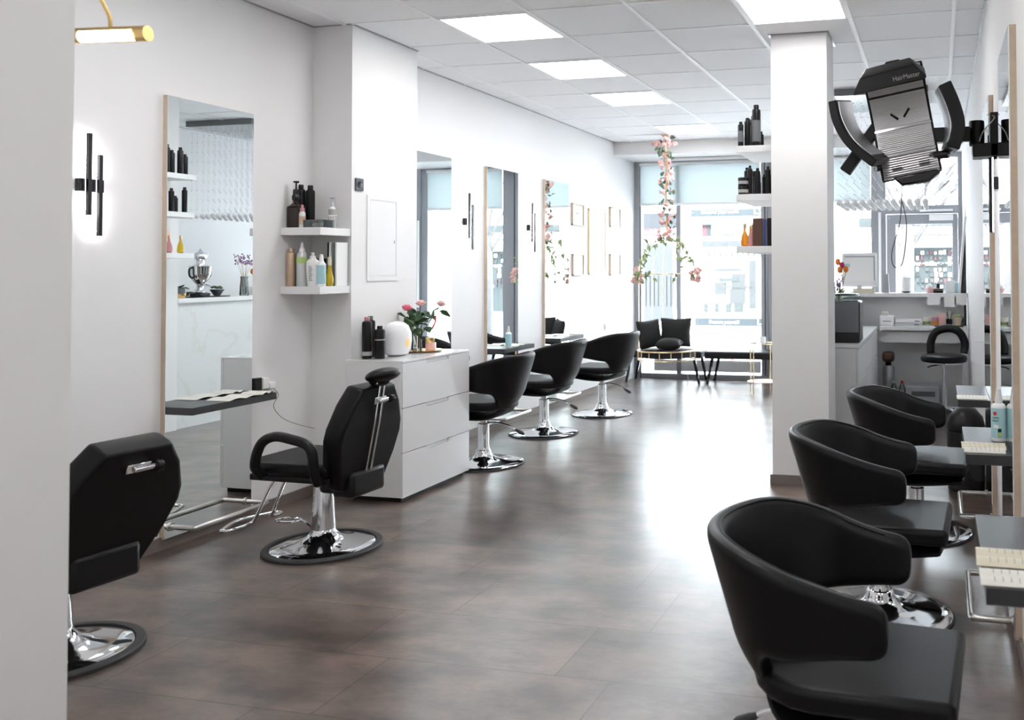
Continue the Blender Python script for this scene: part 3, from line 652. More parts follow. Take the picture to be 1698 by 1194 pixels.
def onlab(x,z,sz,m): # small marks on the label facing the camera
    an=a+x/.0295; p=Vector((.0302*math.cos(an),.0302*math.sin(an),z)); o=MB().box(-.0008,-sz[0]/2,-sz[1]/2,.0008,sz[0]/2,sz[1]/2).build('label_mark',m,e,smooth=False); o.location=p; o.rotation_euler=(0,0,an)
onlab(-.014,.112,(.014,.014),'red'); onlab(-.010,.060,(.022,.012),'panelwhite'); onlab(.004,.045,(.014,.014),'facblue'); onlab(.004,.028,(.016,.016),'lime')
for t_,z_ in (('CREME',.094),('SPRAY',.082)):
    an=a-.012/.0295; text(t_,.0095,'facblue',(.0304*math.cos(an),.0304*math.sin(an),z_),(PI/2,0,an+PI/2),e,'label_text',.0003)
biospray('small white spray bottle on the console between the far sconces',(-3.72,7.38,zt),.95)
can('slim black bottle right beside the pale blue spray bottle',(.225,3.92,zt),.012,.14,group='bottles on the right consoles')
# ------------------------------------------------------------------ framed pictures
for y0,y1,z0,z1_,l in ((9.157,9.48,1.90,2.14,'small framed print, upper left of the group of five'),(9.17,9.48,1.35,1.585,'small framed print, lower left of the group of five'),(9.643,10.176,1.36,2.11,'large tall framed print in the centre of the group of five'),(10.32,10.68,1.93,2.17,'small framed print, upper right of the group of five'),(10.32,10.68,1.34,1.60,'small framed print, lower right of the group of five')):
    e=E('framed_print',l,'framed picture',(XL,(y0+y1)/2,z0),0,'framed prints on the far left wall'); h=(y1-y0)/2; H=z1_-z0
    MB().box(0,-h,0,.022,-h+.012,H).box(0,h-.012,0,.022,h,H).box(0,-h,0,.022,h,.012).box(0,-h,H-.012,.022,h,H).build('frame','gold' if 'large' in l else 'wood',e,smooth=False)
    MB().box(.002,-h+.012,.012,.010,h-.012,H-.012).build('print','panelwhite',e,smooth=False)
    MB().box(.010,-h*.35,H*.52,.0108,h*.25,H*.60).box(.010,-h*.2,H*.30,.0108,h*.2,H*.33).build('drawing','label',e,smooth=False)
# ------------------------------------------------------------------ column shelves
def cshelf(z,l): tag(MB().box(-1.34,6.02,z-.045,-1.0755,6.65,z).build('wall_shelf','matwhite',bev=.002,smooth=False),l,'shelf','white shelves behind the column')
cshelf(2.262,'top white shelf behind the column, with tall black cans'); cshelf(1.93,'middle white shelf behind the column, crowded with black bottles'); cshelf(1.575,'lowest white shelf behind the column, with oil bottles and boxes')
G1='black cans on the top column shelf'; G2='black bottles on the middle column shelf'
def bc(x,y,z,r,h,l,g,capr=.6,band=None): can(l,(x,y,z+.0008),r,h,group=g,capr=capr,band=band)
for i,(x,y,r,h) in enumerate(((-1.315,6.06,.020,.17),(-1.275,6.09,.021,.20),(-1.245,6.14,.018,.17),(-1.21,6.08,.031,.285))):
    bc(x,y,2.262,r,h,['short black can with pale label, outermost on the top column shelf','black can second from the outer end of the top column shelf','slim black can behind the tall one on the top column shelf','tallest black can on the top column shelf'][i],G1,band=(r,.03,h*.62,'greydark') if i in(0,3) else None)
for i,(y,h) in enumerate(((6.24,.22),(6.31,.25),(6.39,.24),(6.46,.20),(6.53,.23),(6.60,.18))): bc(-1.30+.02*(i%2),y,2.262,.024,h,'black can in the row along the top column shelf',G1)
for i,(x,y,r,h) in enumerate(((-1.255,6.08,.018,.20),(-1.20,6.07,.020,.18),(-1.165,6.12,.013,.14),(-1.13,6.08,.018,.19),(-1.10,6.09,.015,.15))):
    bc(x,y,1.93,r,h,'black bottle at the near end of the middle column shelf',G2,capr=.5)
for i,(y,h) in enumerate(((6.20,.20),(6.26,.15),(6.32,.17),(6.38,.16),(6.44,.20),(6.50,.14),(6.58,.22))): bc(-1.30+.02*(i%2),y,1.93,.022,h,'black bottle in the row along the middle column shelf',G2)
def jar(x,y,z,l):
    e=E('product_jar',l,'jar',(x,y,z),0,'stacked black jars'); MB().lathe([(.034,0),(.036,.004),(.036,.04),(.002,.04)],n=24).build('body','dark',e); MB().lathe([(.037,.04),(.037,.056),(.034,.058),(.002,.058)],n=24).build('lid','black',e); MB().lathe([(.0364,.012),(.0364,.034)],n=24).build('paper_label','label',e)
jar(-1.30,6.065,1.9308,'black jar, lower of the stack on the middle column shelf'); jar(-1.30,6.065,1.9895,'black jar on top of another on the middle column shelf')
def teardrop(x,y,m,l):
    bottle('oil_bottle',l,'oil bottle',(x,y,1.5758),[(.016,0),(.026,.008),(.028,.03),(.022,.07),(.010,.10),(.008,.125),(.002,.125)],[(.010,.122),(.010,.15),(.002,.152)],m,'brass',group='oil bottles on the lowest column shelf')
teardrop(-1.29,6.06,'amber','amber teardrop oil bottle at the near end of the lowest column shelf'); teardrop(-1.26,6.17,'rosec','pink teardrop oil bottle behind the amber one on the lowest column shelf')
teardrop(-1.30,6.30,'amber','orange teardrop oil bottle along the lowest column shelf, seen in the mirror'); teardrop(-1.30,6.42,'rosec','pink teardrop oil bottle along the lowest column shelf, seen in the mirror'); teardrop(-1.30,6.54,'yellow','yellow teardrop oil bottle at the far end of the lowest column shelf')
for x0,x1,y0,y1,h,m_,l in ((-1.232,-1.165,6.05,6.12,.19,'brownbox','tall brown box on the lowest column shelf'),(-1.160,-1.140,6.05,6.12,.185,'blue','slim navy box between two brown boxes'),(-1.132,-1.10,6.05,6.12,.19,'dark','dark box beside the navy box on the lowest shelf'),(-1.098,-1.079,6.05,6.12,.19,'greenbin','olive and gold box against the column'),(-1.25,-1.19,6.32,6.36,.19,'purple','purple box behind the oil bottles'),(-1.25,-1.19,6.44,6.48,.19,'rosepale','pale pink box behind the oil bottles')):
    tag(MB().box(x0,y0,1.5758,x1,y1,1.5758+h).build('product_box',m_,bev=.002,smooth=False),l,'box','product boxes on the lowest column shelf')
# ------------------------------------------------------------------ reception
rc=E('reception_counter','white marble reception counter with a high ledge','reception counter',(-.9,8,0))
def rp(mb,n,m_,**k): o=mb.build(n,m_,rc,**k); o.location=-Vector(rc.location); return o
rp(MB().box(-1.04,6.76,0,-.98,9.62,1.13),'marble_front','marble',smooth=False)
rp(MB().box(-1.07,6.755,1.13,-.90,9.45,1.172).box(-1.07,9.45,1.12,.285,9.72,1.16),'ledge','matwhite',bev=.003,smooth=False)
rp(MB().box(-.98,9.62,0,.285,9.66,1.12),'back_panel','matwhite',smooth=False)
rp(MB().box(-.58,9.2,.795,.285,9.62,.832).box(-.58,9.2,.79,-.55,9.62,.80),'desk_top','matwhite',bev=.002,smooth=False)
rp(MB().box(-.58,9.26,.67,.225,9.28,.78),'drawer_front','matwhite',smooth=False)
rp(MB().box(.23,9.2,0,.285,9.62,.795),'desk_leg','matwhite',smooth=False)
# cabinet
cb=E('drawer_cabinet','white drawer cabinet inside the reception under the coffee machine','cabinet',(-.79,8.2,0))
MB().box(-.17,-1.2,0,.17,1.0,.805).build('body','matwhite',cb,smooth=False); MB().box(-.175,-1.21,.808,.195,1.0,.835).build('top','matwhite',cb,bev=.002,smooth=False)
for k,(a,b) in enumerate(((.05,.29),(.30,.54),(.55,.79))):
    for y0_ in (-1.195,-.46,.275): MB().box(.172,y0_,a,.19,y0_+.72,b).build('drawer','greyplastic' if 0 else 'matwhite',cb,bev=.003,smooth=False)
e=E('coffee_machine','black coffee machine with smoked clear front on the cabinet','coffee machine',(-.735,7.22,.836))
MB().box(-.12,-.14,0,.14,.16,.33).build('body','black',e,bev=.02,seg=3); MB().box(-.055,-.152,.085,.13,-.141,.325).build('clear_front','greydark',e,bev=.004); MB().prism([(-.1,-.10),(.12,-.10),(.12,.14),(-.1,.14)],.330,.375).build('water_tank','clear',e,bev=.01)
MB().ball((.02,0,.378),.11,1,1.1,.10).build('lid','black',e)
e=E('label_printer','small white receipt printer with a paper roll on the desk','printer',(-.52,9.40,.8325)); MB().box(-.06,-.10,0,.08,.10,.10).build('body','matwhite',e,bev=.01); MB().box(-.04,-.08,.10,.02,.0,.14).build('paper_roll','paper',e,smooth=False); MB().box(-.03,-.1015,.045,.05,-.0995,.05).build('slot','dark',e,smooth=False)
for k,(l) in enumerate(('grey ring binder lying lower in the pair on the desk','white ring binder lying on top of another on the desk')):
    e=E('ring_binder',l,'binder',(-.30,9.40,.8325+.034*k),R(3*k),'ring binders on the desk'); MB().box(-.13,-.10,0,.13,.10,.032).build('cover','greyplastic' if k==0 else 'panelwhite',e,bev=.003); MB().box(.06,-.1012,.012,.11,-.0998,.02).build('spine_print','dark',e,smooth=False)
def mug(name,lb,cat,loc,r,h,m_,m2,g=None):
    e=E(name,lb,cat,loc,0,g); MB().lathe([(r*.9,0),(r,.005),(r,h),(r*.9,h),(r*.88,.008),(.002,.008)],n=24).build('cup',m_,e); MB().lathe([(r+.001,h*.15),(r+.001,h*.5)],n=24).build('pattern_band',m2,e); return e
e=mug('cup','round cream patterned pot on the desk','cup',(-.115,9.40,.8325),.038,.09,'paper','leaf3')
mug('candle_jar','amber candle jar beside the cream pot','candle',(-.035,9.40,.8325),.034,.085,'rosec','amber')
e=E('desk_photo','small white card picture standing on the desk','picture',(.03,9.42,.8325)); MB().box(-.045,-.006,0,.045,.006,.13).build('frame','greyplastic',e,bev=.002); MB().box(-.036,-.0075,.01,.036,-.0062,.12).build('photo','rosepale',e,smooth=False)
e=E('pen_holder','dark pen holder with pens and rattan sticks','pen holder',(.105,9.41,.8325)); MB().lathe([(.03,0),(.032,.07),(.028,.07),(.026,.01),(.002,.01)],n=20).build('cup','dark',e)
for k in range(5): MB().tube([(0,0,.02),(.03*math.cos(k*1.3),.02*math.sin(k*1.3),.14+.01*(k%3))],.004,6).build('pen',['dark','wood','wood','dark','wood'][k],e)
e=E('succulent_pot','small gold planter with green moss top on the desk','plant',(.19,9.42,.8325)); MB().lathe([(.035,0),(.045,.09),(.04,.09),(.002,.085)],n=8).build('pot','wood',e); MB().ball((0,0,.095),.045,1,1,.5).build('moss','leaf3',e)
e=E('telephone','black desk telephone with upright handset in the desk corner','telephone',(.255,9.40,.8325),R(-25)); MB().prism([(-.05,0),(.02,0),(.02,.09)],-.025,.0,'x').build('base','black',e,bev=.004); MB().box(-.022,.03,0,.0,.05,.21).build('handset','black',e,bev=.006)
tag(MB().box(-.14,-.07,0,.14,.04,.012).build('desk_mat','dark',loc=(.10,9.30,.8325),bev=.003),'black tray mat on the desk under the small ornaments','mat')
# sticky notes hanging at ledge
for x0,x1,z0,l in ((-.11,.02,1.04,'large white note hanging leftmost under the ledge'),(.055,.16,1.02,'white note hanging low, in the middle under the ledge'),(.175,.275,1.04,'white note hanging at the right end under the ledge')):
    tag(MB().box(x0,9.446,z0,x1,9.449,1.14).build('paper_note','panelwhite',smooth=False),l,'note','notes stuck to the ledge')
# ledge objects
zl=1.1605
e=E('computer_monitor','back of a white computer monitor on the reception ledge','monitor',(-.80,9.56,zl),0)
MB().box(-.19,-.02,.06,.18,.02,.42).build('housing','matwhite',e,bev=.02,seg=3); MB().box(-.16,-.023,.12,.15,-.021,.38).build('back_recess','panelwhite',e,smooth=False); MB().box(-.155,-.0245,.375,.15,-.0225,.382).box(.147,-.0245,.13,.153,-.0225,.38).build('seam','greydark',e,smooth=False); MB().box(-.16,-.0245,.27,-.10,-.0235,.305).build('sticker','skyblue',e,smooth=False)
MB().box(-.03,-.03,0,.02,.03,.08).box(-.12,-.08,0,.12,.08,.012).build('stand','greyplastic',e,bev=.004)
tag(MB().box(-.115,-.11,0,.11,-.085,.05).build('leaflet_box','paper2',loc=(-.75,9.56,zl),bev=.002),'cream leaflet box in front of the monitor stand','box')
tag(MB().prism([(-.035,0),(.035,0),(.025,.20),(-.03,.20)],-.02,.02,'y').build('card_holder','greymetal',loc=(-.53,9.55,zl),bev=.002),'grey leaflet holder right of the monitor','holder')
e=E('reed_diffuser','reed diffuser on a stack of dark books on the ledge','diffuser',(0,9.58,zl+.046)); MB().box(-.018,-.018,0,.018,.018,.05).build('bottle','black',e,bev=.003)
for k in range(6): MB().tube([(0,0,.04),(.03*math.cos(k*1.1),.02*math.sin(k*1.1),.16)],.0025,6).build('reed','wood',e)
for k in range(2): tag(MB().box(-.05,-.035,0,.05,.035,.021).build('small_book','brownbox' if k else 'dark',loc=(0,9.58,zl+.0005+.0225*k),bev=.002),['dark book at the bottom of the stack under the diffuser','brown book directly under the reed diffuser'][k],'book','books under the diffuser')
e=E('white_orb_vase','white round ornament with rose gold bowl on the ledge','ornament',(-.085,9.58,zl)); MB().lathe([(.03,0),(.045,.02),(.05,.045),(.045,.05),(.002,.03)],n=20).build('bowl','rosepale',e); MB().ball((0,0,.06),.035).build('orb','matwhite',e)
e=E('orchid_pot','white tall planter on a dark saucer on the ledge','planter',(-.325,9.58,zl)); MB().lathe([(.03,0),(.05,.012),(.052,.016),(.002,.016)],n=24).build('saucer','dark',e); MB().lathe([(.04,.016),(.045,.03),(.045,.16),(.041,.16),(.002,.15)],n=24).build('pot','panelwhite',e)
tag(MB().box(-.045,-.03,0,.045,.03,.13).build('tissue_box','panelwhite',loc=(.12,9.58,zl),bev=.004),'white box near the right end of the ledge','box')
tag(MB().box(-.04,-.03,0,.04,.03,.11).build('mint_box','skyblue',loc=(.185,9.66,zl),bev=.004),'pale mint box at the right end of the ledge','box')
e=E('display_board','white display board with a dark edge leaning on the right wall','board',(.255,9.62,zl)); MB().box(-.06,-.12,0,-.035,.0,.78,mtx=Matrix.Rotation(R(5),4,'Y')).build('board','panelwhite',e,bev=.003,smooth=False); MB().prism([(-.03,0),(.025,0),(.022,.90)],-.1,-.06,'y').build('dark_edge','black',e,smooth=False)
# counter top display
zk=1.1725
tag(MB().box(-.08,-.22,0,.075,.22,.010).build('slate_tray','dark',loc=(-.98,7.16,zk),bev=.003),'dark slate tray under the samovar','tray')
e=E('samovar','polished steel samovar with teapot on the slate tray','samovar',(-.975,7.10,zk+.0105)); 
MB().box(-.06,-.06,0,.06,.06,.03).build('foot','black',e,bev=.004); MB().lathe([(.055,.03),(.06,.04),(.05,.06),(.03,.075),(.03,.11),(.04,.125),(.075,.16),(.092,.21),(.096,.27),(.1,.28),(.06,.29),(.035,.30),(.035,.33),(.002,.33)],n=32).build('urn','chrome',e)
MB().lathe([(.03,.33),(.05,.35),(.055,.375),(.045,.40),(.02,.415),(.012,.43),(.004,.445),(.002,.446)],n=24).build('teapot','chrome',e); MB().tube([(.0,.05,.36),(.0,.075,.375),(.0,.09,.40)],.008,8).build('spout','chrome',e)
for s in (-1,1): MB().tube(bez([(0,s*.09,.27),(0,s*.125,.25),(0,s*.12,.19),(0,s*.085,.17)],5),.009,8).build('handle','black',e)
MB().tube([(-.06,0,.11),(-.11,0,.10)],.008,8).build('tap','chrome',e)
e=E('leafy_pot','dark green leafy plant in a two-tone pot at the counter end','plant',(-.98,6.87,zk)); MB().lathe([(.035,0),(.045,.02),(.05,.09),(.045,.09),(.002,.08)],n=24).build('pot','greydark',e); MB().lathe([(.0365,.001),(.0465,.02),(.0475,.04)],n=24).build('gold_foot','brass',e)
for k in range(9):
    l=leafmesh('leaf',.075,.05,'leaf') if k==0 else l0.copy(); 
    if k==0: l0=l
    else: COL.objects.link(l)
    l.parent=e; l.location=(0,0,.09); l.rotation_euler=(random.uniform(-.3,.3),random.uniform(-.7,.2),k*.7)
e=E('succulent_bowl','dark bowl of grey succulents beside the samovar','plant',(-.98,7.30,zk+.0105)); MB().lathe([(.025,0),(.03,.005),(.065,.06),(.06,.06),(.002,.05)],n=24).build('bowl','greydark',e)
for k in range(12):
    b=blossom('succulent',.02,'leaf2') if k==0 else b0.copy()
    if k==0: b0=b
    else: COL.objects.link(b)
    b.parent=e; b.location=(.04*math.cos(k*2.4)*math.sqrt(k/12),.04*math.sin(k*2.4)*math.sqrt(k/12)*1.3,.07+.005*(k%3))
e=E('dried_flower_vase','ribbed glass vase of dried lavender-grey flowers','vase',(-.97,7.66,zk)); MB().lathe([(.04,0),(.045,.01),(.04,.10),(.034,.17),(.038,.19),(.034,.19),(.03,.16),(.036,.10),(.038,.012),(.002,.012)],n=20).build('vase_glass','clear',e)
for k in range(14):
    a_=k*2.39; rr=.02+.09*math.sqrt(k/14); tp=(rr*math.cos(a_)*.6,rr*math.sin(a_),.33+.08*random.random()); st_=MB().tube([(0,0,.02),(tp[0]*.3,tp[1]*.3,.2),tp],.0015,5).build('dried_stem','wood',e)
    mb=MB(); 
    for q in range(7): mb.ball((tp[0]+random.uniform(-.02,.02),tp[1]+random.uniform(-.02,.02),tp[2]+random.uniform(-.03,.02)),.007,u=6,v=5)
    mb.build('dried_bloom','purple',st_)
e=E('tulip_vase','bunch of orange and magenta tulips in glass behind the column','vase of tulips',(-.86,7.98,.836)); MB().lathe([(.04,0),(.045,.01),(.04,.15),(.05,.30),(.046,.30),(.036,.15),(.04,.012),(.002,.012)],n=20).build('vase_glass','clear',e)
for k,(x,y,z,m_) in enumerate(((.0,0,.63,'orange'),(.035,0,.60,'magenta'),(.02,-.03,.56,'orange'),(.07,0,.565,'orange'),(-.05,0,.60,'magenta'))):
    s_=MB().tube(bez([(0,0,.05),(x*.4,y*.4,.35),(x,y,z)],5),.004,6).build('stem','leaf3',e); MB().lathe([(.006,-.02),(.022,-.005),(.024,.015),(.016,.035),(.005,.04)],n=10,c=(x,y,z)).build('tulip_bloom',m_,s_)
for k in range(7):
    l=leafmesh('leaf',.16,.04,'leaf3',.03) if k==0 else l2.copy()
    if k==0: l2=l
    else: COL.objects.link(l)
    l.parent=e; l.location=(0,0,.33); l.rotation_euler=(0,R(-50+12*(k%3)),k*.9)
e=E('lavender_sprig','small purple flower sprigs beside the tulips','flowers',(-.84,7.80,.836)); MB().lathe([(.02,0),(.022,.25),(.018,.25),(.002,.24)],n=14).build('vase','greydark',e)
for k in range(6):
    tp=(.012*k-.03,.01*(k%2),.40+.025*(k%3)+.01*k); s_=MB().tube([(0,0,.22),tp],.002,5).build('stem','leaf',e); mb=MB()
    for q in range(6): mb.ball((tp[0]+random.uniform(-.012,.012),tp[1],tp[2]-.012*q+.02),.008,u=6,v=5)
    mb.build('sprig_bloom','purple',s_)
# chandelier
e=E('bead_chandelier','rectangular chandelier of glass bead strands under a black canopy','chandelier',(-.47,8.3,HC))
MB().box(-.40,-.45,-.06,.40,.45,-.0005).build('canopy','greydark',e,bev=.003,smooth=False)
proto=None
for i in range(12):
    for j in range(6):
        if proto is None:
            mb=MB(); mb.tube([(0,0,0),(0,0,-.92)],.0008,4)
            for q in range(9): mb.ball((0,0,-.06-.1*q),.0062,u=8,v=6)
            mb.ball((0,0,-.93),.026,u=12,v=8); proto=mb.build('bead_strand','bead',e); s_=proto
        else: s_=proto.copy(); COL.objects.link(s_)
        s_.location=(-.37+.067*i,-.40+.16*j,-.06)
# stool
e=E('rolling_stool','black round rolling stool with horseshoe backrest at the desk','stool',(.045,8.72,0))
MB().lathe([(.17,.535),(.205,.545),(.215,.57),(.205,.598),(.16,.61),(.002,.612)],n=40).build('seat','leather',e); MB().lathe([(.19,.53),(.19,.54),(.002,.54)],n=30).build('seat_plate','chrome',e)
MB().tube(bez([(-.03-.09,.14,.61),(-.12,.17,.70),(-.075,.19,.80),(.04,.20,.84),(.14,.19,.81),(.195,.17,.71),(.185,.15,.61)],7),.038,14).build('backrest','leather',e)
MB().lathe([(.025,.09),(.025,.30),(.013,.302),(.013,.53)],n=20).build('gas_lift','chrome',e); MB().tube([(0,0,.52),(-.12,-.02,.50),(-.15,-.02,.485)],.006,8).build('lever','black',e)
for k in range(5):
    a_=k*2*PI/5+.3; c_,s__=math.cos(a_),math.sin(a_)
    l=MB().tube([(0,0,.115),(.12*c_,.12*s__,.10),(.24*c_,.24*s__,.07)],.015,8,rs=[.02,.016,.012]).build('leg','chrome',e); MB().lathe([(.026,-.012),(.028,0),(.026,.012)],n=14,c=(0,0,0),mtx=Matrix.Translation((.24*c_,.24*s__,.029))@Matrix.Rotation(PI/2,4,'X')).build('caster','greydark',l)
# things under desk
e=E('floor_printer','grey office printer standing on the floor under the desk','printer',(-.17,9.38,0)); MB().box(-.17,-.16,0,.17,.16,.24).build('body','greyplastic',e,bev=.015); MB().box(-.10,-.166,.14,.13,-.161,.19).build('paper_slot','greydark',e,smooth=False); MB().box(-.14,-.17,.03,.15,-.162,.09).build('paper_tray','greymetal',e,bev=.003)
e=E('water_canister','grey steel canister under the desk beside the cabinet','canister',(-.50,9.33,0)); MB().lathe([(.055,0),(.06,.01),(.06,.40),(.05,.43),(.002,.43)],n=24).build('body','greymetal',e); MB().lathe([(.03,.43),(.03,.47),(.002,.47)],n=16).build('lid','dark',e)
tag(MB().box(-.06,-.07,0,.06,.07,.10).build('tool_bag','brownbox',loc=(-.50,9.33,.4705),bev=.03,seg=3),'dark red tool bag on top of the grey canister','bag')
for k,x in enumerate((-.44,-.36)): bottle('water_bottle',['clear water bottle nearer the canister','clear water bottle with a red cap beside the printer'][k],'bottle',(x,9.18,0),[(.035,0),(.037,.01),(.037,.20),(.018,.26),(.013,.275),(.002,.275)],[(.014,.272),(.014,.295),(.002,.295)],'clear',['greyplastic','red'][k],group='water bottles on the floor')
e=E('waste_bin','black cylindrical bin with a rounded lid on the right','bin',(.165,6.02,0)); MB().lathe([(.105,0),(.115,.01),(.12,.38),(.112,.385),(.002,.385)],n=32).build('body','black',e); MB().lathe([(.118,.386),(.122,.40),(.105,.47),(.06,.52),(.002,.535)],n=32).build('lid','blackplastic',e)
tag(MB().box(0,-.02,0,-.012,.02,.06).build('door_intercom','black',loc=(XR,5.85,.79),bev=.003),'small black switch on the right wall','switch')
# ------------------------------------------------------------------ hood dryer
e=E('hood_dryer','black arm-mounted hood dryer with curved silver heating panels','hair dryer hood',(-.165,4.45,2.07))
DR=Matrix.Translation((0.0,0,.062))@Matrix.Rotation(R(-10),4,'Y')@Matrix.Diagonal((.92,1,1.06,1))
ctr=[(-.115,.225),(-.075,.20),(-.03,.155),(.005,.09),(.025,.02),(.03,-.06),(.02,-.15),(-.005,-.25)]   # (y,z) inner sheet
cp=[(p.x,p.y) for p in bez([(a_,b_,0) for a_,b_ in ctr],5)]
def rot_build(mb,n,m_,par=e,**k):
    for v in mb.bm.verts: v.co=DR@v.co
    return mb.build(n,m_,par,**k)
m=MB(); m.ribbon([(y+.028,z) for y,z in cp],.045,-.158,.158,'x'); hood=rot_build(m,'back_shell','blackplastic',bev=.006)
m=MB(); m.ribbon(cp,.004,-.145,.145,'x'); sheet=rot_build(m,'reflector_sheet','silver',hood)
m=MB()
for k in range(0,len(cp)-1):
    for f in (0,.5):
        y=cp[k][0]*(1-f)+cp[k+1][0]*f; z=cp[k][1]*(1-f)+cp[k+1][1]*f
        m.tube([(-.143,y-.006,z),(.143,y-.006,z)],.0022,5)
rot_build(m,'wire_grille','silver',sheet)
m=MB()
for z,y in ((.13,-.022),(-.02,.022),(-.14,.015)): m.box(-.148,y-.004,z-.005,.148,y+.004,z+.005)
rot_build(m,'cross_bars','chrome',sheet,smooth=False)
m=MB()
for x in (-.07,.075): m.box(x-.028,-.014,-.208,x+.028,-.006,-.203).box(x-.028,-.016,-.199,x+.028,-.008,-.194)
m.tube([(-.05,-.005,.045),(-.015,.0,.015)],.006,6).tube([(.05,-.005,.055),(.015,.0,.02)],.006,6)
rot_build(m,'slots','dark',sheet)
# visor
m=MB(); pl=[(-.19,.115),(-.165,.21),(-.10,.245),(.13,.245),(.155,.20),(.135,.15),(.12,.135)]
A=m.ring([(x,-.165,z) for x,z in [(-.215,.135),(-.21,.150),(-.165,.205),(.115,.215),(.165,.150),(.16,.140)]]); B=m.ring([(x,-.10,z) for x,z in [(-.19,.16),(-.175,.18),(-.135,.255),(.10,.262),(.165,.20),(.15,.17)]]); C_=m.ring([(x,.02,z) for x,z in [(-.165,.17),(-.16,.19),(-.12,.255),(.10,.262),(.162,.20),(.155,.17)]])
m.bridge(A,B); m.bridge(B,C_); m.bm.faces.new(A[::-1]); m.bm.faces.new(C_); vis=rot_build(m,'visor','blackplastic',bev=.006)
tx=text('HairMaster',.030,'label',(0,0,0),(0,0,0),vis,'lettering',.0006); mm=DR@Matrix.Translation((.065,-.168,.168))@Matrix.Rotation(PI/2,4,'X'); tx.matrix_local=mm
m=MB(); m.box(-.03,-.02,.262,.05,.06,.285); rot_build(m,'top_handle','blackplastic',bev=.008)
m=MB(); m.prism([(-.10,-.245),(.13,-.245),(.15,-.262),(.08,-.295),(-.06,-.29)],-.03,.06,'y'); rot_build(m,'control_box','black',bev=.01)
def shr(mb,sh):
    for v in mb.bm.verts: t_=v.co.y+.2; v.co.x+=sh[0]*t_; v.co.z+=sh[1]*t_
    return mb
def wing(path,y0,y1,nm,sh=(0,0),tk=.042):
    P=[(p.x,p.y) for p in bez([(a_,b_,0) for a_,b_ in path],5)]
    mb=shr(MB().ribbon(P,tk,y0,y1,'y'),sh); o=mb.build(nm,'blackplastic',e,bev=.006)
    return P,o
P,o=wing([(-.315,.145),(-.295,.045),(-.235,-.06),(-.12,-.16)],-.20,.02,'left_wing',(.22,.16))
Q=[(x+.023,z+.008) for x,z in P[1:-2]]; m=shr(MB().ribbon(Q,.003,-.185,.01,'y'),(.22,.16)); m.build('reflector_grille','silver',o)
P,o=wing([(.20,.20),(.24,.10),(.26,.0),(.235,-.10)],-.22,.04,'right_wing',(-.10,.05),.060)
Q=[(x-.032,z) for x,z in P[1:-2]]; shr(MB().ribbon(Q,.003,-.20,.03,'y'),(-.10,.05)).build('reflector_grille','silver',o)
MB().tube([(-.13,.02,-.155),(-.05,.06,-.13)],.022,10).build('left_hinge','black',e); MB().tube([(.22,.0,-.10),(.05,.06,-.11)],.02,10).build('right_hinge','black',e)
MB().box(-.03,-.025,-.19,.03,.025,.19,mtx=Matrix.Translation((-.175,.10,-.01))@Matrix.Rotation(R(36),4,'Y')).build('link_arm','blackplastic',e,bev=.006)
MB().box(-.02,.05,-.07,.06,.12,.05).build('pivot','blackplastic',e,bev=.008)
MB().box(.04,.04,-.035,.345,.085,.035).build('swing_arm','blackplastic',e,bev=.004)
MB().lathe([(.034,-.06),(.036,-.055),(.036,.055),(.034,.06),(.002,.06)],n=24,c=(.352,.055,0)).build('arm_joint','blackplastic',e)
MB().box(.33,-.02,-.12,.45,.12,-.055).box(.41,-.02,-.12,.4545,.12,.09).build('wall_bracket','blackplastic',e,bev=.006)
for pts in ([(.0,-.02,-.22),(-.01,-.05,-.42),(-.05,-.05,-.57),(-.04,-.05,-.64),(.0,-.05,-.62),(.02,-.05,-.45),(.0,-.05,-.33),(-.03,-.02,-.26)],): MB().tube(bez(pts,8),.0022,6).build('power_cord','dark',e)
MB().tube(bez([(.40,.0,.08),(.43,-.03,.06),(.38,-.03,.0),(.36,-.03,-.05)],6),.003,6).build('cable','label',e)
# ------------------------------------------------------------------ benches, cage chair, side table
def bench(x0,x1,l,y0=10.72,y1=11.16):
    e=E('bench',l,'bench',((x0+x1)/2,(y0+y1)/2,0),0,'black benches by the window'); h=(x1-x0)/2; d=(y1-y0)/2
    MB().box(-h,-d,.315,h,d,.405).build('seat_pad','benchtop',e,bev=.02,seg=3)
    for sx in (-1,1):
        for sy in (-1,1): MB().prism([(sx*(h-.02),.0),(sx*(h-.045),.0),(sx*(h-.12),.335),(sx*(h-.08),.335)],sy*(d-.04)-.015,sy*(d-.04)+.015,'y').build('leg','black',e,bev=.003)
bench(-3.85,-2.84,'black bench under the left part of the window, behind the birdcage chair'); bench(-2.80,-1.79,'black bench with splayed legs right of the birdcage chair')
e=E('birdcage_chair','hanging wire birdcage seat in pale gold with black cushions','hanging chair',(-3.08,10.08,0)); rg=.335
def circ(r,z,n=40): return [(r*math.cos(2*PI*k/n),r*math.sin(2*PI*k/n),z) for k in range(n)]
MB().tube(circ(rg,.475),.009,8,True).build('upper_ring','gold',e); MB().tube(circ(rg*.98,.37),.006,8,True).build('lower_ring','gold',e); MB().tube(circ(rg*.99,1.36),.004,8,True).build('waist_ring','gold',e)
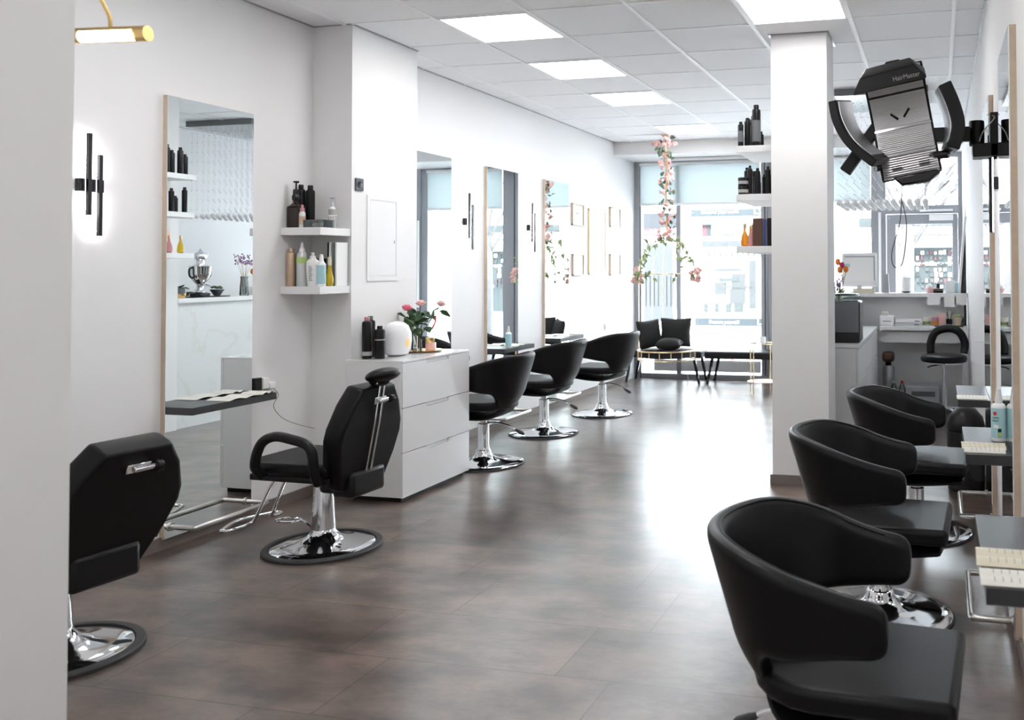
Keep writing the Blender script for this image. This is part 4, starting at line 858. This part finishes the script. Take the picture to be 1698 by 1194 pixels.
for k in range(16):
    a_=2*PI*k/16+.05; c_,s__=math.cos(a_),math.sin(a_)
    if k%8==0: pts=[(rg*c_,rg*s__,.37),(rg*c_,rg*s__,1.36)]+[(rg*math.cos(q)*c_,rg*math.cos(q)*s__,1.36+.40*math.sin(q)) for q in [PI/2*f/8 for f in range(1,9)]]; r_=.0065
    elif math.sin(a_)>.2: pts=[(rg*c_,rg*s__,.37),(rg*c_,rg*s__,1.36)]+[(rg*math.cos(q)*c_,rg*math.cos(q)*s__,1.36+.40*math.sin(q)) for q in [PI/2*f/8 for f in range(1,8)]]; r_=.003
    else: pts=[(rg*c_,rg*s__,.37),(rg*c_,rg*s__,.475)]; r_=.006
    MB().tube(pts,r_,6).build('bar','gold',e)
MB().lathe([(rg*.95,.40),(rg*.95,.465),(rg*.85,.485),(.002,.485)],n=36).build('seat_cushion','cushion',e)
MB().tube([(0,0,1.74),(0,0,HC-.0005)],.007,8).build('hanging_rope','brass',e)
MB().lathe([(.02,-.0),(.06,.03),(.002,.031)],n=16,c=(0,0,HC-.0315)).build('ceiling_hook','gold',e)
def cushion(lb,loc,rot,w_=.21,h_=.19,t_=.075):
    mb=MB(); N=10; g_=[[None]*(N+1) for _ in range(N+1)]; g2=[[None]*(N+1) for _ in range(N+1)]
    for i in range(N+1):
        for j in range(N+1):
            u=-1+2*i/N; v=-1+2*j/N; th_=t_*((1-u*u)*(1-v*v))**.45; pin=1-.10*(1-abs(u))*(abs(v)**3) ; pu=1-.10*(1-abs(v))*(abs(u)**3)
            x=u*w_*pu; z=v*h_*pin; g_[i][j]=mb.bm.verts.new((x,-th_,z)); g2[i][j]=g_[i][j] if th_<1e-6 else mb.bm.verts.new((x,th_,z))
    for i in range(N):
        for j in range(N):
            for G in (g_,g2):
                try: mb.bm.faces.new((G[i][j],G[i+1][j],G[i+1][j+1],G[i][j+1]))
                except ValueError: pass
    o=mb.build('cushion','cushion',loc=loc,rot=rot,sub=1); tag(o,lb,'cushion','black cushions in the birdcage chair'); return o
cushion('black square cushion standing at the right in the birdcage chair',(-3.00,10.18,.675),(R(-10),0,R(4)),.20,.185)
cushion('wrinkled black cushion standing at the left in the birdcage chair',(-3.275,10.04,.66),(R(-12),R(-4),R(50)),.17,.18,.055)
cushion('black cushion lying flat in front in the birdcage chair',(-3.0,9.92,.56),(R(96),0,R(6)),.16,.12,.07)
# flower garland
ga=E('flower_garland','garland of pink blossoms and grey-green leaves wound down the hanging rope','garland',(-3.08,10.08,0))
def addcopies(protofn,name,pos):
    p=None
    for q,s_ in pos:
        if p is None: p=protofn(); o=p
        else: o=p.copy(); COL.objects.link(o)
        o.parent=ga; o.location=q; o.scale=(s_,)*3; o.rotation_euler=(random.uniform(-1.4,1.4),random.uniform(-1.4,1.4),random.uniform(0,6.28))
pb=[];pl_=[];pl3=[]
for k in range(62):
    z=2.93-1.2*random.random(); a_=random.uniform(0,2*PI); r_=.03+.07*random.random()
    pb.append(((r_*math.cos(a_)+.02*math.sin(z*9),r_*math.sin(a_),z),random.uniform(.9,1.6)))
for k in range(16): a_=random.uniform(0,2*PI); pb.append(((-.04+.14*random.uniform(-1,1),.06*math.sin(a_),2.85+.06*random.random()),1.2))
for k in range(60):
    z=2.95-1.25*random.random(); a_=random.uniform(0,2*PI); r_=.05+.04*random.random(); pl_.append(((r_*math.cos(a_),r_*math.sin(a_),z),random.uniform(1,1.5)))
for k in range(70):
    f=random.random(); a_=random.choice((PI+.1,-.1,PI+.8,-.7)); q=PI/2*(1-f); p=(rg*math.cos(q)*math.cos(a_)+random.uniform(-.03,.03),rg*math.cos(q)*math.sin(a_)+random.uniform(-.03,.03),1.36+.40*math.sin(q)+random.uniform(-.03,.03)); pl3.append((p,random.uniform(1.1,1.9)))
for k in range(22): a_=-PI*random.random(); pl3.append(((rg*math.cos(a_),rg*math.sin(a_),1.36+random.uniform(-.08,.03)),1.5))
for s_ in (-1,1):
    for k in range(9): pb.append(((s_*(rg+.02)+random.uniform(-.04,.05),random.uniform(-.05,.05),1.36+random.uniform(-.09,.06)),1.7))
addcopies(lambda:blossom('blossom',.028,'rosepale',7),'blossom',pb); addcopies(lambda:leafmesh('grey_leaf',.05,.034,'leaf2'),'l',pl_); addcopies(lambda:leafmesh('green_leaf',.045,.026,'leaf3'),'l',pl3)
# side table
e=E('side_table','small round pale gold side table with a glass shelf by the bench','side table',(-1.97,10.17,0))
for z in (.56,.13): MB().tube(circ(.165,z,32),.006,8,True).build('ring','gold',e); MB().lathe([(.16,z-.003),(.16,z+.003),(.002,z+.003)],n=32).build('glass_top','panelwhite' if z<.3 else 'clear',e)
for k in range(4): a_=PI/4+k*PI/2+.35; MB().tube([(.165*math.cos(a_),.165*math.sin(a_),0),(.165*math.cos(a_),.165*math.sin(a_),.56)],.007,8).build('leg','gold',e)
e=E('candle_holder','white candle cup on the gold side table','candle',(-1.95,10.12,.5665)); MB().lathe([(.03,0),(.034,.004),(.034,.075),(.03,.075),(.028,.01),(.002,.01)],n=20).build('cup','panelwhite',e); MB().lathe([(.027,.01),(.027,.05),(.002,.05)],n=16).build('candle','paper',e)
e=E('floor_hook','thin chrome hook standing on the floor under the birdcage chair','hook',(-2.99,10.62,0)); MB().tube(bez([(.01,0,.0),(.012,0,.12),(0,0,.15),(-.04,0,.15)],5),.006,8).build('rod','chrome',e)
# ------------------------------------------------------------------ outside
s=.79; YX=15.8
def ex(name,m_,x0,z0,x1,z1,dep=.05,out=0,label=None,cat=None,par=None):
    # facade items measured on the far facade plane
    X0,X1=x0*s,x1*s; Z0,Z1=1.427+(z0-1.427)*s,1.427+(z1-1.427)*s
    o=MB().box(X0,YX-dep-out,Z0,X1,YX-out,Z1).build(name,m_,par,smooth=False)
    if label: tag(o,label,cat)
    return o
struct(MB().box(-16,11.45,-.6,10,YX+.3,-.46).build('ground','concrete',smooth=False),'pale paved street outside','ground')
fa=E('shop_building','white shop building across the street with display windows','building',(-3,YX,-.5))
def fx(*a,**k):
    k['par']=fa; o=ex(*a,**k); o.location=-Vector(fa.location); return o
fa_b=MB().box(-14,YX,-.46,-1.2,YX+.2,6.5).build('wall','fac',fa,smooth=False); fa_b.location=-Vector(fa.location)
fx('window','facdark',-6.9,2.36,-5.73,2.70); fx('window','facgrey',-6.9,.2,-5.95,2.0,.03); fx('cornice','facgrey',-5.40,2.405,-2.5,2.435,.1)
fx('display_window','facgrey',-5.25,1.9,-3.2,2.05,.03); 
for k in range(11): fx('display_item','facgrey',-5.1+.13*k,1.68,-5.06+.13*k,1.78,.03)
for (a_,b_,c_,d_,m_) in ((-4.95,1.35,-4.35,1.42,'facgrey'),(-4.85,1.12,-4.4,1.20,'facteal'),(-4.55,.95,-4.25,1.30,'facgrey'),(-4.95,.82,-4.7,1.1,'facgrey'),(-5.2,.42,-5.12,.62,'facteal'),(-4.95,.42,-4.86,.62,'facteal'),(-4.7,.42,-4.58,.62,'facteal'),(-4.5,.42,-4.3,.62,'facteal'),(-4.15,.5,-4.0,1.6,'facgrey'),(-4.6,.62,-4.25,.95,'facgrey'),(-4.9,.98,-4.1,1.02,'facgrey')): fx('display_item',m_,a_,b_,c_,d_,.04+.013*(a_*7%3))
for k in range(9): fx('railing_bar','facgrey',-6.7+.1*k,.55,-6.685+.1*k,1.25,.03)
sg=E('shop_sign','blue upper shop sign reading Connect your world','sign',(-3.6,YX-.05,2.4)); 
def sx(par,*a,**k):
    o=ex(*a,par=par,**k); o.location=-Vector(par.location); return o
def Z(z): return 1.427+(z-1.427)*s
sx(sg,'board','facblue',-5.50,2.60,-2.4,2.76,out=0); t=text('Connect your world',.105*s,'fac',(-4.82*s+3.6,-.012,Z(2.70)-2.4),(PI/2,0,0),sg); t=text('Ly',.24*s,'fac',(-3.93*s+3.6,-.012,Z(2.715)-2.4),(PI/2,0,0),sg)
sg2=E('shop_sign','blue lower shop sign reading Present yourself','sign',(-3.6,YX-.05,.2)); sx(sg2,'board','facblue',-5.43,.115,-2.4,.285,out=0); text('Present yourself',.105*s,'fac',(-4.73*s+3.6,-.012,Z(.20)-.2),(PI/2,0,0),sg2); text('L',.2*s,'fac',(-3.92*s+3.6,-.012,Z(.21)-.2),(PI/2,0,0),sg2)
sg3=E('shop_sign','pink shop sign with white letters left of the blue ones','sign',(-5,YX-.05,2.1)); sx(sg3,'board','pink',-7.2,2.18,-6.25,2.35,out=0); text('mobil',.17*s,'fac',(-6.5*s+5,-.012,Z(2.265)-2.1),(PI/2,0,0),sg3)
for a_ in ((-5.25,2.15,-5.14,2.41,'pink'),(-5.14,2.15,-5.04,2.41,'facdark')): ex('hanging_banner',a_[4],a_[0],a_[1],a_[2],a_[3],.03,0,label='pink banner hanging under the shop cornice' if a_[4]=='pink' else 'dark blue banner hanging under the shop cornice',cat='banner')
for k in range(6): fx('logo_stroke','facgrey',-4.74+.04*k,2.15+.02*math.sin(k*1.4),-4.70+.04*k,2.20+.02*math.sin(k*1.4),.03)
ex('low_wall','wood',-5.42,-.08,-3.2,.06,.1,1.0,label='beige low wall below the lower blue sign',cat='wall')
ex('street_post','red',-4.27,-.6,-4.2,.03,.05,1.1,label='red street post before the shop',cat='post')
ex('kerb_barrier','pink',-6.6,-1.0,-5.6,-.93,.3,1.3,label='pinkish-red kerb strip across the street',cat='kerb')
ex('shop_box_sign','facteal',-1.68,2.30,-1.34,2.50,.1,0,label='pale blue box sign behind the reception window',cat='sign')
ks=E('corner_shop','shop front with red letters and full display window seen through the door','shop',(0,YX,0))
def kx(*a,**k): o=ex(*a,par=ks,**k); o.location=-Vector(ks.location); return o
o_=MB().box(-1.19,YX,-.46,8,YX+.2,6.5).build('wall','fac',ks,smooth=False); o_.location=-Vector(ks.location)
kx('awning','facteal',-1.1,2.28,1.2,2.45,.3,.2); kx('fascia','fac',-1.1,2.115,1.2,2.30,.3,.15); kx('fascia_line','facgrey',-1.1,2.10,1.2,2.118,.32,.16)
text('D O   S',.19*s,'pink',(-.0*s,-.06,Z(2.075)),(PI/2,0,0),ks)
kx('display_window','facteal',-.62,.4,1.0,1.85,.05)
for i in range(16):
    for j in range(7):
        x=-.55+.095*i; z=.98+.12*j
        if random.random()<.75: kx('display_item',random.choice(['facgrey','fac','facteal','pink','facdark','facgrey','fac','rosepale']),x,z,x+random.uniform(.04,.08),z+random.uniform(.05,.10),.03,.06)
kx('shelf_line','fac',-.62,1.50,1.0,1.52,.02,.06)
# tree
tr=E('street_tree','pale-barked street tree outside the glass door','tree',(-.44,13.6,-.46))
MB().tube(bez([(0,0,0),(-.01,0,1.2),(0,0,2.2),(.02,0,2.5)],5),.1,12,rs=None).build('trunk','bark',tr)
for k in range(16):
    a_=random.uniform(0,2*PI); h=2.3+random.random()*.5; l=random.uniform(.6,1.3); q=(l*math.cos(a_)*.8,l*math.sin(a_)*.4,h+l*.8)
    b=MB().tube(bez([(0,0,h-.3),(q[0]*.4,q[1]*.4,h+.25),q],5),.02,6,rs=None).build('branch','bark',tr)
    mb=MB()
    for j in range(4): o_=Vector(q)*.8+Vector((0,0,h*.2)); e2=Vector(q)+Vector((random.uniform(-.4,.4),random.uniform(-.3,.3),random.uniform(-.1,.5))); mb.tube([Vector(q)*(.6+.1*j)+Vector((0,0,(1-(.6+.1*j))*h)),e2],.007,5)
    mb.build('twigs','bark',b)
